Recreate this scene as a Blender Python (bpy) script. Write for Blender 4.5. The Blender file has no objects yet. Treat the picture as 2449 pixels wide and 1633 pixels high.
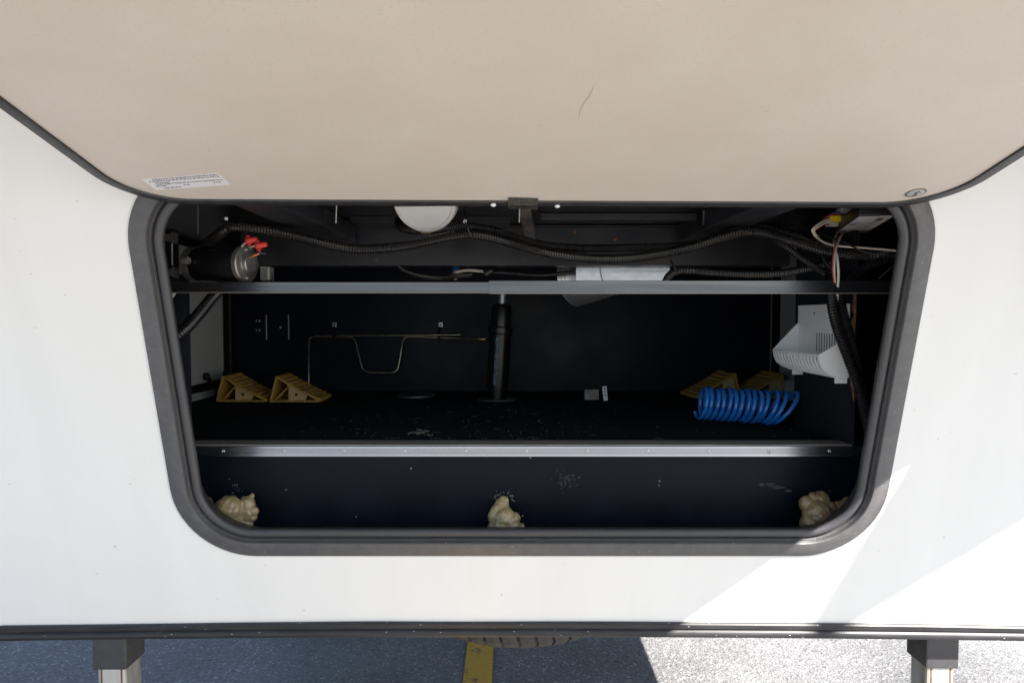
import bpy, bmesh, math, random
from mathutils import Vector, Matrix, Euler
random.seed(7)
R = math.radians
scene = bpy.context.scene
COL = scene.collection

# ------------------------------------------------------------------ camera
CAM_H = 1.5
PITCH = math.atan(62 / 1533)
cam_data = bpy.data.cameras.new('camera')
cam_data.sensor_width = 36
cam_data.lens = 36 * 1533 / 2449
cam_data.clip_start = 0.02
cam_data.clip_end = 2000
cam = bpy.data.objects.new('camera', cam_data)
COL.objects.link(cam)
cam.location = (0, 0, CAM_H)
cam.rotation_euler = (R(90) - PITCH, 0, 0)
scene.camera = cam

# ------------------------------------------------------------------ sky, sun, exposure
SUN = Vector((0.82, -0.70, 1.0)).normalized()
world = bpy.data.worlds.new('World')
scene.world = world
world.use_nodes = True
wn = world.node_tree
sky = wn.nodes.new('ShaderNodeTexSky')
sky.sky_type = 'NISHITA'
sky.sun_disc = False
sky.sun_elevation = math.asin(SUN.z)
sky.sun_rotation = math.atan2(SUN.x, SUN.y)
sky.air_density = 1.0
sky.dust_density = 1.0
wn.links.new(sky.outputs[0], wn.nodes['Background'].inputs[0])
wn.nodes['Background'].inputs[1].default_value = 0.055
sd = bpy.data.lights.new('sun', 'SUN')
sd.energy = 5.0
sd.angle = R(0.53)
sd.color = (1.0, 0.95, 0.88)
sun = bpy.data.objects.new('sun', sd)
COL.objects.link(sun)
sun.location = SUN * 20
sun.rotation_euler = (-SUN).to_track_quat('-Z', 'Y').to_euler()
vs = scene.view_settings
vs.view_transform = 'Standard'
vs.look = 'None'
vs.gamma = 1.0
vs.use_curve_mapping = False
vs.exposure = 2.32

# ------------------------------------------------------------------ picture measurements -> places
CF = Vector((0, math.cos(PITCH), -math.sin(PITCH)))
CU = Vector((0, math.sin(PITCH), math.cos(PITCH)))
def ray(px, py):
    return CF + Vector((1, 0, 0)) * ((px - 1224.5) / 1533) + CU * ((816.5 - py) / 1533)
def P(px, py, y):
    """point seen at (px, py) of the photograph that stands y metres in front"""
    d = ray(px, py)
    return Vector((0, 0, CAM_H)) + d * (y / d.y)
def on_x(px, py, x):
    d = ray(px, py)
    return Vector((0, 0, CAM_H)) + d * (x / d.x)
def on_z(px, py, z):
    d = ray(px, py)
    return Vector((0, 0, CAM_H)) + d * ((z - CAM_H) / d.z)
def on_plane(px, py, o, n):
    d = ray(px, py)
    c = Vector((0, 0, CAM_H))
    return c + d * ((o - c).dot(n) / d.dot(n))

# ------------------------------------------------------------------ materials
def nt(m):
    return m.node_tree.nodes, m.node_tree.links
MATS = {}
def mat(name, col, rough=0.5, metal=0.0, col2=None, nscale=30, ncon=(0.35, 0.65), bump=0.0, bscale=120,
        specks=None, spec=0.5, coat=0.0, stretch=None, detail=5, rough2=None):
    """specks: list of (colour, scale, size, stretch) small chips with a colour of their own"""
    m = bpy.data.materials.new(name)
    m.use_nodes = True
    N, L = nt(m)
    b = N['Principled BSDF']
    b.inputs['Roughness'].default_value = rough
    b.inputs['Metallic'].default_value = metal
    b.inputs['Specular IOR Level'].default_value = spec
    b.inputs['Coat Weight'].default_value = coat
    b.inputs['Coat Roughness'].default_value = 0.12
    tc = N.new('ShaderNodeTexCoord')
    def coords(st):
        if not st:
            return tc.outputs['Object']
        mp = N.new('ShaderNodeMapping')
        mp.inputs['Scale'].default_value = st
        L.new(tc.outputs['Object'], mp.inputs[0])
        return mp.outputs[0]
    out = None
    c = N.new('ShaderNodeRGB')
    c.outputs[0].default_value = (*col, 1)
    out = c.outputs[0]
    if col2 or rough2 is not None:
        nz = N.new('ShaderNodeTexNoise')
        nz.inputs['Scale'].default_value = nscale
        nz.inputs['Detail'].default_value = detail
        nz.inputs['Roughness'].default_value = 0.6
        L.new(coords(stretch), nz.inputs['Vector'])
        mr = N.new('ShaderNodeMapRange')
        mr.inputs[1].default_value, mr.inputs[2].default_value = ncon
        L.new(nz.outputs[0], mr.inputs[0])
        if col2:
            mx = N.new('ShaderNodeMix'); mx.data_type = 'RGBA'
            mx.inputs[7].default_value = (*col2, 1)
            L.new(out, mx.inputs[6]); L.new(mr.outputs[0], mx.inputs[0])
            out = mx.outputs[2]
        if rough2 is not None:
            m2 = N.new('ShaderNodeMapRange')
            m2.inputs[3].default_value, m2.inputs[4].default_value = rough, rough2
            L.new(mr.outputs[0], m2.inputs[0]); L.new(m2.outputs[0], b.inputs['Roughness'])
    for sp in specks or []:
        scol, ssc, ssz, sst = sp[:4]
        dens = sp[4] if len(sp) > 4 else 0.35
        vo = N.new('ShaderNodeTexVoronoi')
        vo.inputs['Scale'].default_value = ssc
        # wobble the lookup so that chips are ragged
        nw = N.new('ShaderNodeTexNoise'); nw.inputs['Scale'].default_value = ssc * 4
        ad = N.new('ShaderNodeVectorMath'); ad.operation = 'MULTIPLY_ADD'
        cs = coords(sst)
        L.new(cs, nw.inputs['Vector'])
        L.new(nw.outputs['Color'], ad.inputs[0])
        ad.inputs[1].default_value = (0.25 / ssc,) * 3
        L.new(cs, ad.inputs[2])
        L.new(ad.outputs[0], vo.inputs['Vector'])
        lt = N.new('ShaderNodeMath'); lt.operation = 'LESS_THAN'; lt.inputs[1].default_value = ssz
        L.new(vo.outputs['Distance'], lt.inputs[0])
        sep = N.new('ShaderNodeSeparateColor'); L.new(vo.outputs['Color'], sep.inputs[0])
        l2 = N.new('ShaderNodeMath'); l2.operation = 'LESS_THAN'; l2.inputs[1].default_value = dens
        L.new(sep.outputs[0], l2.inputs[0])
        mu = N.new('ShaderNodeMath'); mu.operation = 'MULTIPLY'
        L.new(lt.outputs[0], mu.inputs[0]); L.new(l2.outputs[0], mu.inputs[1])
        mx = N.new('ShaderNodeMix'); mx.data_type = 'RGBA'
        mx.inputs[7].default_value = (*scol, 1)
        L.new(out, mx.inputs[6]); L.new(mu.outputs[0], mx.inputs[0])
        out = mx.outputs[2]
    L.new(out, b.inputs['Base Color'])
    if bump:
        nb = N.new('ShaderNodeTexNoise')
        nb.inputs['Scale'].default_value = bscale
        nb.inputs['Detail'].default_value = 4
        L.new(coords(stretch), nb.inputs['Vector'])
        bp = N.new('ShaderNodeBump')
        bp.inputs['Strength'].default_value = bump
        bp.inputs['Distance'].default_value = 0.004
        L.new(nb.outputs[0], bp.inputs['Height'])
        L.new(bp.outputs[0], b.inputs['Normal'])
    MATS[name] = m
    return m

mat('gelcoat', (0.765, 0.757, 0.74), 0.30, col2=(0.725, 0.718, 0.70), nscale=2.2, stretch=(4, 1, 0.6), ncon=(0.4, 0.8), detail=8, bump=0.05, bscale=5,
    specks=[((0.30, 0.29, 0.27), 26, 0.045, (0.6, 1, 2.4), 0.30), ((0.12, 0.12, 0.13), 13, 0.024, (0.8, 1, 1.8), 0.28),
            ((0.45, 0.44, 0.42), 46, 0.045, (0.5, 1, 2.5), 0.14)])
mat('frame_plastic', (0.096, 0.094, 0.097), 0.38, col2=(0.074, 0.073, 0.076), nscale=40, bump=0.05, bscale=500,
    specks=[((0.40, 0.39, 0.38), 120, 0.11, (0.7, 1, 2.2), 0.16), ((0.32, 0.32, 0.32), 60, 0.06, (3, 3, 0.7), 0.14)])
mat('recess_shade', (0.05, 0.05, 0.052), 0.4, col2=(0.035, 0.035, 0.037), specks=[((0.2, 0.2, 0.2), 90, 0.06, None, 0.12)])  # frame plastic darkened, the shade of recesses put into the colour
mat('seal_rubber', (0.05, 0.05, 0.054), 0.42, col2=(0.045, 0.045, 0.05), nscale=20, bump=0.05, bscale=200,
    specks=[((0.3, 0.3, 0.3), 70, 0.04, None, 0.08)])
mat('sealant', (0.72, 0.72, 0.70), 0.5)
mat('trim_black', (0.018, 0.018, 0.02), 0.36, col2=(0.03, 0.03, 0.033), nscale=25, stretch=(0.5, 3, 3), rough2=0.5, spec=0.4,
    specks=[((0.42, 0.41, 0.40), 110, 0.13, (0.6, 1.4, 1.4), 0.16)])
mat('beige', (0.645, 0.588, 0.528), 0.5, col2=(0.60, 0.54, 0.475), nscale=5, ncon=(0.35, 0.7), detail=12, bump=0.02, bscale=200,
    specks=[((0.585, 0.525, 0.462), 230, 0.30, None, 0.30), ((0.40, 0.34, 0.26), 22, 0.030, None, 0.25), ((0.46, 0.39, 0.29), 7, 0.02, (1, 3, 1), 0.4)])
mat('door_trim', (0.026, 0.026, 0.028), 0.36, col2=(0.04, 0.04, 0.042), nscale=40)
mat('door_bead', (0.007, 0.007, 0.008), 0.45)
mat('black_steel', (0.020, 0.021, 0.026), 0.28, col2=(0.028, 0.029, 0.034), nscale=14, rough2=0.48, bump=0.04, bscale=60,
    specks=[((0.18, 0.15, 0.11), 45, 0.04, None, 0.10)])
mat('bar_steel', (0.115, 0.12, 0.135), 0.22, 0.9, col2=(0.09, 0.094, 0.105), nscale=14, rough2=0.30, stretch=(0.2, 5, 5),
    specks=[((0.5, 0.5, 0.5), 60, 0.03, (2, 1, 1), 0.10)])
mat('bar_edge', (0.22, 0.20, 0.18), 0.4, 0.5)
mat('black_panel', (0.0036, 0.0052, 0.0102), 0.34, col2=(0.0062, 0.0085, 0.016), nscale=7, rough2=0.5, spec=0.12,
    specks=[((0.10, 0.10, 0.11), 30, 0.03, None, 0.12)])
mat('black_plastic_sheet', (0.007, 0.007, 0.008), 0.30, col2=(0.013, 0.013, 0.014), nscale=18, stretch=(0.4, 3, 1), bump=0.25, bscale=30)
mat('carpet', (0.011, 0.0125, 0.0165), 0.95, col2=(0.021, 0.0235, 0.030), nscale=220, bump=0.5, bscale=500, spec=0.05,
    specks=[((0.09, 0.08, 0.07), 90, 0.05, (2, 0.6, 1), 0.05)])
mat('dark_wood', (0.055, 0.035, 0.02), 0.75, col2=(0.03, 0.02, 0.013), nscale=20, stretch=(0.3, 6, 6))
mat('torn_wood', (0.28, 0.16, 0.08), 0.85, col2=(0.13, 0.07, 0.035), nscale=60, bump=0.6, bscale=150)
mat('aluminium', (0.42, 0.44, 0.49), 0.25, 1.0, col2=(0.35, 0.365, 0.41), nscale=16, stretch=(0.12, 5, 5), rough2=0.32,
    specks=[((0.18, 0.14, 0.10), 50, 0.04, (2, 1, 1), 0.10)])
mat('dull_aluminium', (0.30, 0.285, 0.275), 0.55, 0.1, col2=(0.20, 0.185, 0.17), nscale=30, stretch=(0.3, 4, 4))
mat('screw_steel', (0.55, 0.55, 0.56), 0.3, 0.9)
mat('white_head', (0.75, 0.76, 0.78), 0.4)
mat('galvanised', (0.46, 0.49, 0.52), 0.24, 0.85, col2=(0.36, 0.39, 0.42), nscale=40)
mat('foil_duct', (0.60, 0.61, 0.63), 0.25, 0.8, col2=(0.48, 0.48, 0.5), nscale=50)
mat('leg_steel', (0.55, 0.55, 0.53), 0.33, 0.7, col2=(0.30, 0.24, 0.17), nscale=9, ncon=(0.5, 0.75), stretch=(3, 3, 0.5),
    specks=[((0.25, 0.12, 0.05), 40, 0.07, (1, 1, 0.4), 0.15)])
mat('rust', (0.22, 0.10, 0.04), 0.8, col2=(0.10, 0.05, 0.025), nscale=50)
mat('sleeve', (0.03, 0.03, 0.034), 0.45, col2=(0.05, 0.048, 0.05), nscale=30,
    specks=[((0.3, 0.27, 0.2), 90, 0.07, None, 0.08)])
mat('conduit', (0.011, 0.011, 0.012), 0.27, col2=(0.024, 0.022, 0.021), nscale=14)
mat('conduit_fresh', (0.010, 0.010, 0.012), 0.27)
mat('motor_black', (0.007, 0.007, 0.009), 0.20, col2=(0.022, 0.022, 0.024), nscale=12, ncon=(0.5, 0.75), stretch=(2, 1, 1),
    specks=[((0.2, 0.2, 0.19), 60, 0.05, (2, 1, 1), 0.08)])
mat('cast_metal', (0.34, 0.33, 0.32), 0.42, 0.75, col2=(0.24, 0.23, 0.225), nscale=60)
mat('worn_cast', (0.22, 0.21, 0.20), 0.5, 0.4, col2=(0.10, 0.095, 0.09), nscale=30)
mat('red_plastic', (0.62, 0.045, 0.04), 0.38)
mat('wire_red', (0.42, 0.02, 0.03), 0.45)
mat('wire_white', (0.66, 0.61, 0.54), 0.45)
mat('wire_black', (0.012, 0.012, 0.013), 0.4)
mat('wire_blue', (0.02, 0.10, 0.45), 0.4)
mat('wire_orange', (0.75, 0.20, 0.08), 0.4)
mat('tape_yellow', (0.72, 0.55, 0.02), 0.4)
mat('blue_plastic', (0.015, 0.17, 0.55), 0.35)
mat('connector', (0.52, 0.51, 0.47), 0.4)
mat('case_black', (0.012, 0.012, 0.013), 0.4)
mat('tape_black', (0.02, 0.02, 0.019), 0.42, col2=(0.05, 0.048, 0.04), nscale=40, stretch=(1, 5, 5), bump=0.3, bscale=60)
mat('basket', (0.86, 0.87, 0.88), 0.38, col2=(0.80, 0.81, 0.83), nscale=12)
mat('vent_white', (0.80, 0.80, 0.79), 0.4, col2=(0.70, 0.69, 0.66), nscale=9, ncon=(0.45, 0.75))
mat('chock', (0.50, 0.31, 0.07), 0.5, col2=(0.37, 0.22, 0.05), nscale=16, bump=0.08, bscale=90,
    specks=[((0.18, 0.13, 0.07), 45, 0.05, None, 0.15)])
mat('chock_side', (0.55, 0.43, 0.22), 0.55, col2=(0.45, 0.33, 0.15), nscale=14)
mat('hose_blue', (0.022, 0.21, 0.68), 0.22, coat=0.6, col2=(0.016, 0.15, 0.55), nscale=30)
mat('foam', (0.31, 0.250, 0.130), 0.40, col2=(0.20, 0.145, 0.07), nscale=22, ncon=(0.45, 0.75), bump=0.15, bscale=45, coat=0.5,
    specks=[((0.22, 0.15, 0.09), 40, 0.05, None, 0.18)])
mat('foam_dirty', (0.23, 0.165, 0.085), 0.42, col2=(0.09, 0.055, 0.03), nscale=24, ncon=(0.42, 0.68), bump=0.2, bscale=50, coat=0.4)
mat('foam_spatter', (0.26, 0.26, 0.25), 0.7)
mat('dust_mark', (0.045, 0.05, 0.06), 0.7, col2=(0.02, 0.022, 0.028), nscale=60)
mat('pipe_black', (0.005, 0.005, 0.006), 0.3, col2=(0.008, 0.008, 0.009), nscale=20, spec=0.35)
mat('print_blue', (0.20, 0.30, 0.42), 0.6)
mat('brass', (0.45, 0.33, 0.15), 0.35, 0.8)
mat('rod_steel', (0.48, 0.42, 0.33), 0.3, 0.9, col2=(0.30, 0.25, 0.18), nscale=40)
mat('zinc', (0.42, 0.44, 0.48), 0.4, 0.6)
mat('tyre_rubber', (0.028, 0.028, 0.03), 0.7, col2=(0.045, 0.043, 0.042), nscale=40)
mat('tyre_dust', (0.16, 0.15, 0.135), 0.85, col2=(0.06, 0.058, 0.055), nscale=90)
mat('sticker', (0.80, 0.79, 0.83), 0.4)
mat('ink', (0.10, 0.09, 0.13), 0.5)
mat('label_grey', (0.58, 0.59, 0.62), 0.42)
mat('label_ink', (0.07, 0.07, 0.075), 0.5)
mat('door_grey', (0.42, 0.43, 0.45), 0.45, col2=(0.38, 0.39, 0.41), nscale=5)
mat('sill_grey', (0.44, 0.45, 0.47), 0.5, col2=(0.36, 0.36, 0.38), nscale=14)
mat('decal_white', (0.7, 0.69, 0.66), 0.4)
mat('decal_red', (0.5, 0.03, 0.03), 0.4)
mat('side_white', (0.74, 0.74, 0.73), 0.4)
mat('lock_chrome', (0.62, 0.62, 0.62), 0.4, 0.6)
mat('debris', (0.26, 0.24, 0.21), 0.8, col2=(0.11, 0.10, 0.085), nscale=80)
mat('flake', (0.5, 0.47, 0.42), 0.7)
mat('scuff', (0.57, 0.495, 0.40), 0.6, col2=(0.62, 0.555, 0.47), nscale=40)
mat('added_panel_grey', (0.35, 0.36, 0.38), 0.8)  # for the added shadow-casting panel

def asphalt():
    m = bpy.data.materials.new('asphalt'); m.use_nodes = True
    N, L = nt(m); b = N['Principled BSDF']
    tc = N.new('ShaderNodeTexCoord')
    vo = N.new('ShaderNodeTexVoronoi'); vo.inputs['Scale'].default_value = 125
    vo2 = N.new('ShaderNodeTexVoronoi'); vo2.inputs['Scale'].default_value = 60
    n1 = N.new('ShaderNodeTexNoise'); n1.inputs['Scale'].default_value = 1.4; n1.inputs['Detail'].default_value = 6
    n2 = N.new('ShaderNodeTexNoise'); n2.inputs['Scale'].default_value = 260; n2.inputs['Detail'].default_value = 3
    for x in (vo, vo2, n1, n2): L.new(tc.outputs['Object'], x.inputs['Vector'])
    sep = N.new('ShaderNodeSeparateColor'); L.new(vo.outputs['Color'], sep.inputs[0])
    cr = N.new('ShaderNodeValToRGB')
    cr.color_ramp.elements[0].color = (0.07, 0.071, 0.075, 1); cr.color_ramp.elements[0].position = 0.02
    cr.color_ramp.elements[1].color = (0.165, 0.165, 0.168, 1); cr.color_ramp.elements[1].position = 0.90
    e = cr.color_ramp.elements.new(0.10); e.color = (0.115, 0.116, 0.121, 1)
    e = cr.color_ramp.elements.new(0.97); e.color = (0.30, 0.295, 0.29, 1)
    L.new(sep.outputs[0], cr.inputs[0])
    mx = N.new('ShaderNodeMix'); mx.data_type = 'RGBA'; mx.blend_type = 'MULTIPLY'; mx.inputs[0].default_value = 1
    c2 = N.new('ShaderNodeValToRGB')
    c2.color_ramp.elements[0].color = (0.62, 0.62, 0.63, 1); c2.color_ramp.elements[0].position = 0.3
    c2.color_ramp.elements[1].color = (1.25, 1.25, 1.25, 1); c2.color_ramp.elements[1].position = 0.7
    L.new(n1.outputs[0], c2.inputs[0]); L.new(cr.outputs[0], mx.inputs[6]); L.new(c2.outputs[0], mx.inputs[7])
    L.new(mx.outputs[2], b.inputs['Base Color'])
    b.inputs['Roughness'].default_value = 0.72
    mul = N.new('ShaderNodeMath'); mul.operation = 'MULTIPLY_ADD'; mul.inputs[1].default_value = 0.6
    L.new(vo2.outputs['Distance'], mul.inputs[0]); L.new(n2.outputs[0], mul.inputs[2])
    ad = N.new('ShaderNodeMath'); ad.operation = 'ADD'
    L.new(mul.outputs[0], ad.inputs[0]); L.new(vo.outputs['Distance'], ad.inputs[1])
    bp = N.new('ShaderNodeBump'); bp.inputs['Strength'].default_value = 0.55; bp.inputs['Distance'].default_value = 0.005
    L.new(ad.outputs[0], bp.inputs['Height']); L.new(bp.outputs[0], b.inputs['Normal'])
    return m
MATS['asphalt'] = asphalt()

def linepaint():
    m = bpy.data.materials.new('line_paint'); m.use_nodes = True
    N, L = nt(m); b = N['Principled BSDF']
    tc = N.new('ShaderNodeTexCoord')
    n1 = N.new('ShaderNodeTexNoise'); n1.inputs['Scale'].default_value = 9; n1.inputs['Detail'].default_value = 8
    n1.inputs['Roughness'].default_value = 0.75
    vo = N.new('ShaderNodeTexVoronoi'); vo.inputs['Scale'].default_value = 150
    L.new(tc.outputs['Object'], n1.inputs['Vector']); L.new(tc.outputs['Object'], vo.inputs['Vector'])
    cr = N.new('ShaderNodeValToRGB')
    cr.color_ramp.elements[0].position = 0.34; cr.color_ramp.elements[0].color = (0.06, 0.055, 0.05, 1)
    cr.color_ramp.elements[1].position = 0.43; cr.color_ramp.elements[1].color = (0.56, 0.32, 0.02, 1)
    L.new(n1.outputs[0], cr.inputs[0]); L.new(cr.outputs[0], b.inputs['Base Color'])
    b.inputs['Roughness'].default_value = 0.65
    bp = N.new('ShaderNodeBump'); bp.inputs['Strength'].default_value = 0.7; bp.inputs['Distance'].default_value = 0.005
    L.new(vo.outputs['Distance'], bp.inputs['Height']); L.new(bp.outputs[0], b.inputs['Normal'])
    return m
MATS['line_paint'] = linepaint()

# ------------------------------------------------------------------ mesh helpers
ORIG = {}
def tag(o, label=None, cat=None, group=None, kind=None):
    if label: o['label'] = label
    if cat: o['category'] = cat
    if group: o['group'] = group
    if kind: o['kind'] = kind
    return o
def empty(name, loc, label, cat, group=None):
    o = bpy.data.objects.new(name, None)
    COL.objects.link(o)
    o.empty_display_size = 0.05
    o.location = loc
    ORIG[o] = Vector(loc)
    return tag(o, label, cat, group)

class MB:
    """collects shapes in world coordinates; build() links them as one mesh object"""
    def __init__(s):
        s.v = []; s.f = []; s.mi = []
    def add(s, vs, fs, mi=0):
        k = len(s.v)
        s.v += [Vector(v) for v in vs]
        s.f += [[i + k for i in f] for f in fs]
        s.mi += [mi] * len(fs)
        return s
    def box(s, c, size, rot=None, mi=0, bev=0.0):
        bm = bmesh.new()
        bmesh.ops.create_cube(bm, size=1)
        for v in bm.verts:
            v.co = Vector((v.co.x * size[0], v.co.y * size[1], v.co.z * size[2]))
        if bev:
            bmesh.ops.bevel(bm, geom=bm.edges[:], offset=bev, segments=2, profile=0.6, affect='EDGES')
        M = (Euler(rot).to_matrix() if rot is not None and not isinstance(rot, Matrix) else rot) or Matrix.Identity(3)
        bm.verts.index_update()
        s.add([Vector(c) + M @ v.co for v in bm.verts], [[v.index for v in f.verts] for f in bm.faces], mi)
        bm.free()
        return s
    def slab(s, lo, hi, mi=0, bev=0.0):
        lo, hi = Vector(lo), Vector(hi)
        return s.box((lo + hi) / 2, hi - lo, None, mi, bev)
    def rings(s, loops, closed=False, cap=True, mi=0):
        n = len(loops[0]); k = len(s.v)
        for l in loops: s.v += [Vector(p) for p in l]
        m = len(loops)
        for i in range(m if closed else m - 1):
            j = (i + 1) % m
            for a in range(n):
                b = (a + 1) % n
                s.f.append([k + i * n + a, k + i * n + b, k + j * n + b, k + j * n + a]); s.mi.append(mi)
        if cap and not closed:
            s.f.append([k + a for a in range(n)][::-1]); s.mi.append(mi)
            s.f.append([k + (m - 1) * n + a for a in range(n)]); s.mi.append(mi)
        return s
    def tube(s, pts, r, sides=10, mi=0, cap=True):
        pts = [Vector(p) for p in pts]
        rs = r if isinstance(r, (list, tuple)) else [r] * len(pts)
        loops = []
        t0 = (pts[1] - pts[0]).normalized()
        up = Vector((0, 0, 1)) if abs(t0.z) < 0.9 else Vector((1, 0, 0))
        nrm = (up - t0 * up.dot(t0)).normalized()
        for i, p in enumerate(pts):
            t = (pts[min(i + 1, len(pts) - 1)] - pts[max(i - 1, 0)]).normalized()
            nrm = (nrm - t * nrm.dot(t)).normalized()
            bn = t.cross(nrm)
            loops.append([p + (nrm * math.cos(2 * math.pi * a / sides) + bn * math.sin(2 * math.pi * a / sides)) * rs[i] for a in range(sides)])
        return s.rings(loops, cap=cap, mi=mi)
    def cyl(s, a, b, r, sides=24, mi=0, r2=None):
        return s.tube([a, b], [r, r2 if r2 is not None else r], sides, mi)
    def lathe(s, o, axis, prof, sides=32, mi=0):
        """prof: (distance along axis, radius)"""
        o = Vector(o); ax = Vector(axis).normalized()
        up = Vector((0, 0, 1)) if abs(ax.z) < 0.9 else Vector((1, 0, 0))
        e1 = (up - ax * up.dot(ax)).normalized(); e2 = ax.cross(e1)
        loops = [[o + ax * d + (e1 * math.cos(2 * math.pi * a / sides) + e2 * math.sin(2 * math.pi * a / sides)) * max(r, 1e-5) for a in range(sides)] for d, r in prof]
        return s.rings(loops, cap=True, mi=mi)
    def prism(s, poly, dvec, mi=0):
        n = len(poly); d = Vector(dvec)
        poly = [Vector(p) for p in poly]
        fs = [list(range(n))[::-1], [n + i for i in range(n)]]
        fs += [[i, (i + 1) % n, n + (i + 1) % n, n + i] for i in range(n)]
        return s.add(poly + [p + d for p in poly], fs, mi)
    def build(s, name, mats, parent=None, smooth=None, bevel=0.0, label=None):
        me = bpy.data.meshes.new(name)
        o0 = ORIG[parent] if parent is not None else Vector()
        me.from_pydata([tuple(v - o0) for v in s.v], [], s.f)
        if not isinstance(mats, (list, tuple)): mats = [mats]
        for m in mats: me.materials.append(MATS[m])
        for p, i in zip(me.polygons, s.mi): p.material_index = i
        bm = bmesh.new(); bm.from_mesh(me)
        bmesh.ops.recalc_face_normals(bm, faces=bm.faces)
        bm.to_mesh(me); bm.free()
        o = bpy.data.objects.new(name, me)
        COL.objects.link(o)
        if smooth: smooth_by_angle(me, smooth)
        if bevel:
            md = o.modifiers.new('bevel', 'BEVEL'); md.width = bevel; md.segments = 2; md.limit_method = 'ANGLE'; md.angle_limit = R(35)
        if parent is not None: o.parent = parent
        ORIG[o] = o0
        if label: o['label'] = label
        return o
def smooth_by_angle(me, ang):
    bm = bmesh.new(); bm.from_mesh(me)
    for f in bm.faces: f.smooth = True
    for e in bm.edges:
        e.smooth = not (len(e.link_faces) == 2 and e.calc_face_angle(0) > R(ang))
    bm.to_mesh(me); bm.free()
def copy_tree(o, parent=None):
    c = o.copy(); COL.objects.link(c); c.parent = parent
    ORIG[c] = ORIG.get(o, Vector())
    for ch in list(o.children): copy_tree(ch, c)
    return c
def spline(pts, step):
    """Catmull-Rom through pts, resampled at even step"""
    pts = [Vector(p) for p in pts]
    q = [pts[0] * 2 - pts[1]] + pts + [pts[-1] * 2 - pts[-2]]
    dense = []
    for i in range(1, len(q) - 2):
        a, b, c, d = q[i - 1:i + 3]
        for k in range(24):
            t = k / 24
            dense.append(0.5 * ((2 * b) + (c - a) * t + (2 * a - 5 * b + 4 * c - d) * t * t + (3 * b - a - 3 * c + d) * t ** 3))
    dense.append(pts[-1])
    out = [dense[0]]; acc = 0
    for a, b in zip(dense, dense[1:]):
        l = (b - a).length
        while acc + l >= step and l > 1e-9:
            a = a + (b - a) * ((step - acc) / l); l = (b - a).length; acc = 0
            out.append(a)
        acc += l
    return out
def rrect(a, b, r, cu, cv, nseg=14):
    """rounded rectangle outline, counter-clockwise, a,b half sizes"""
    r = max(r, 0.001)
    out = []
    for k, (sx, sy) in enumerate(((1, 1), (-1, 1), (-1, -1), (1, -1))):
        for i in range(nseg + 1):
            t = math.pi / 2 * (k + i / nseg)
            out.append((cu + sx * (a - r) + r * math.cos(t), cv + sy * (b - r) + r * math.sin(t)))
    return out

# ------------------------------------------------------------------ ground
g = MB().add([(-150, -150, 0), (150, -150, 0), (150, 150, 0), (-150, 150, 0)], [[0, 1, 2, 3]]).build('ground', 'asphalt')
tag(g, 'grey asphalt of the parking lot under the trailer', kind='structure')
ln = MB().add([(-0.172, -3, 0.004), (-0.054, -3, 0.004), (-0.0840, 3.0, 0.004), (-0.0963, 9, 0.004), (-0.215, 9, 0.004), (-0.204, 3.0, 0.004)],
              [[0, 1, 2, 5], [5, 2, 3, 4]]).build('parking_line', 'line_paint')
tag(ln, 'worn yellow parking line painted on the asphalt', kind='structure')

# ------------------------------------------------------------------ trailer shell
TILT = R(14.3)
ST, CT = math.sin(TILT), math.cos(TILT)
def W(u, v, n=0.0):
    """point on the raked front wall: u across, v up the slope, n outwards"""
    return Vector((u, 1.42 - v * ST - n * CT, 0.82 + v * CT - n * ST))
WN = Vector((0, -CT, -ST))
def wall_uv(px, py):
    p = on_plane(px, py, W(0, 0), WN)
    return p.x, (p.z - 0.82) / CT
XL, XR = -1.184, 1.256
CU0 = 0.0364
trailer = empty('fifth_wheel_trailer', (CU0, 1.42, 0.0), 'white fifth wheel trailer with its front storage hatch propped open', 'trailer')

A0, V0, V1, RC = 0.7577, 0.1616, 0.996, 0.165
B0, VC = (V1 - V0) / 2, (V1 + V0) / 2
# front wall with the rounded hatch opening
inner = rrect(A0 - 0.02, B0 - 0.02, RC - 0.02, CU0, VC)
VB, VT = -0.03, 1.16
outer = []
for (u, v) in inner:
    du, dv = u - CU0, v - VC
    tu = ((XR - CU0) / du if du > 0 else (XL - CU0) / du) if abs(du) > 1e-9 else 1e9
    tv = ((VT - VC) / dv if dv > 0 else (VB - VC) / dv) if abs(dv) > 1e-9 else 1e9
    t = min(tu, tv)
    outer.append((CU0 + du * t, VC + dv * t))
corners = [(XR, VT), (XL, VT), (XL, VB), (XR, VB)]
m = MB()
n = len(inner)
m.v = [W(u, v) for u, v in inner] + [W(u, v) for u, v in outer] + [W(u, v) for u, v in corners]
for i in range(n):
    j = (i + 1) % n
    f = [i, n + i, n + j, j]
    a, b = outer[i], outer[j]
    if abs(a[0] - b[0]) > 1e-6 and abs(a[1] - b[1]) > 1e-6:
        k = min(range(4), key=lambda q: (corners[q][0] - a[0]) ** 2 + (corners[q][1] - a[1]) ** 2)
        f = [i, n + i, 2 * n + k, n + j, j]
    m.f.append(f); m.mi.append(0)
m.build('front_wall', 'gelcoat', trailer, label='white gelcoat front wall with small stone chips')

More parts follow.
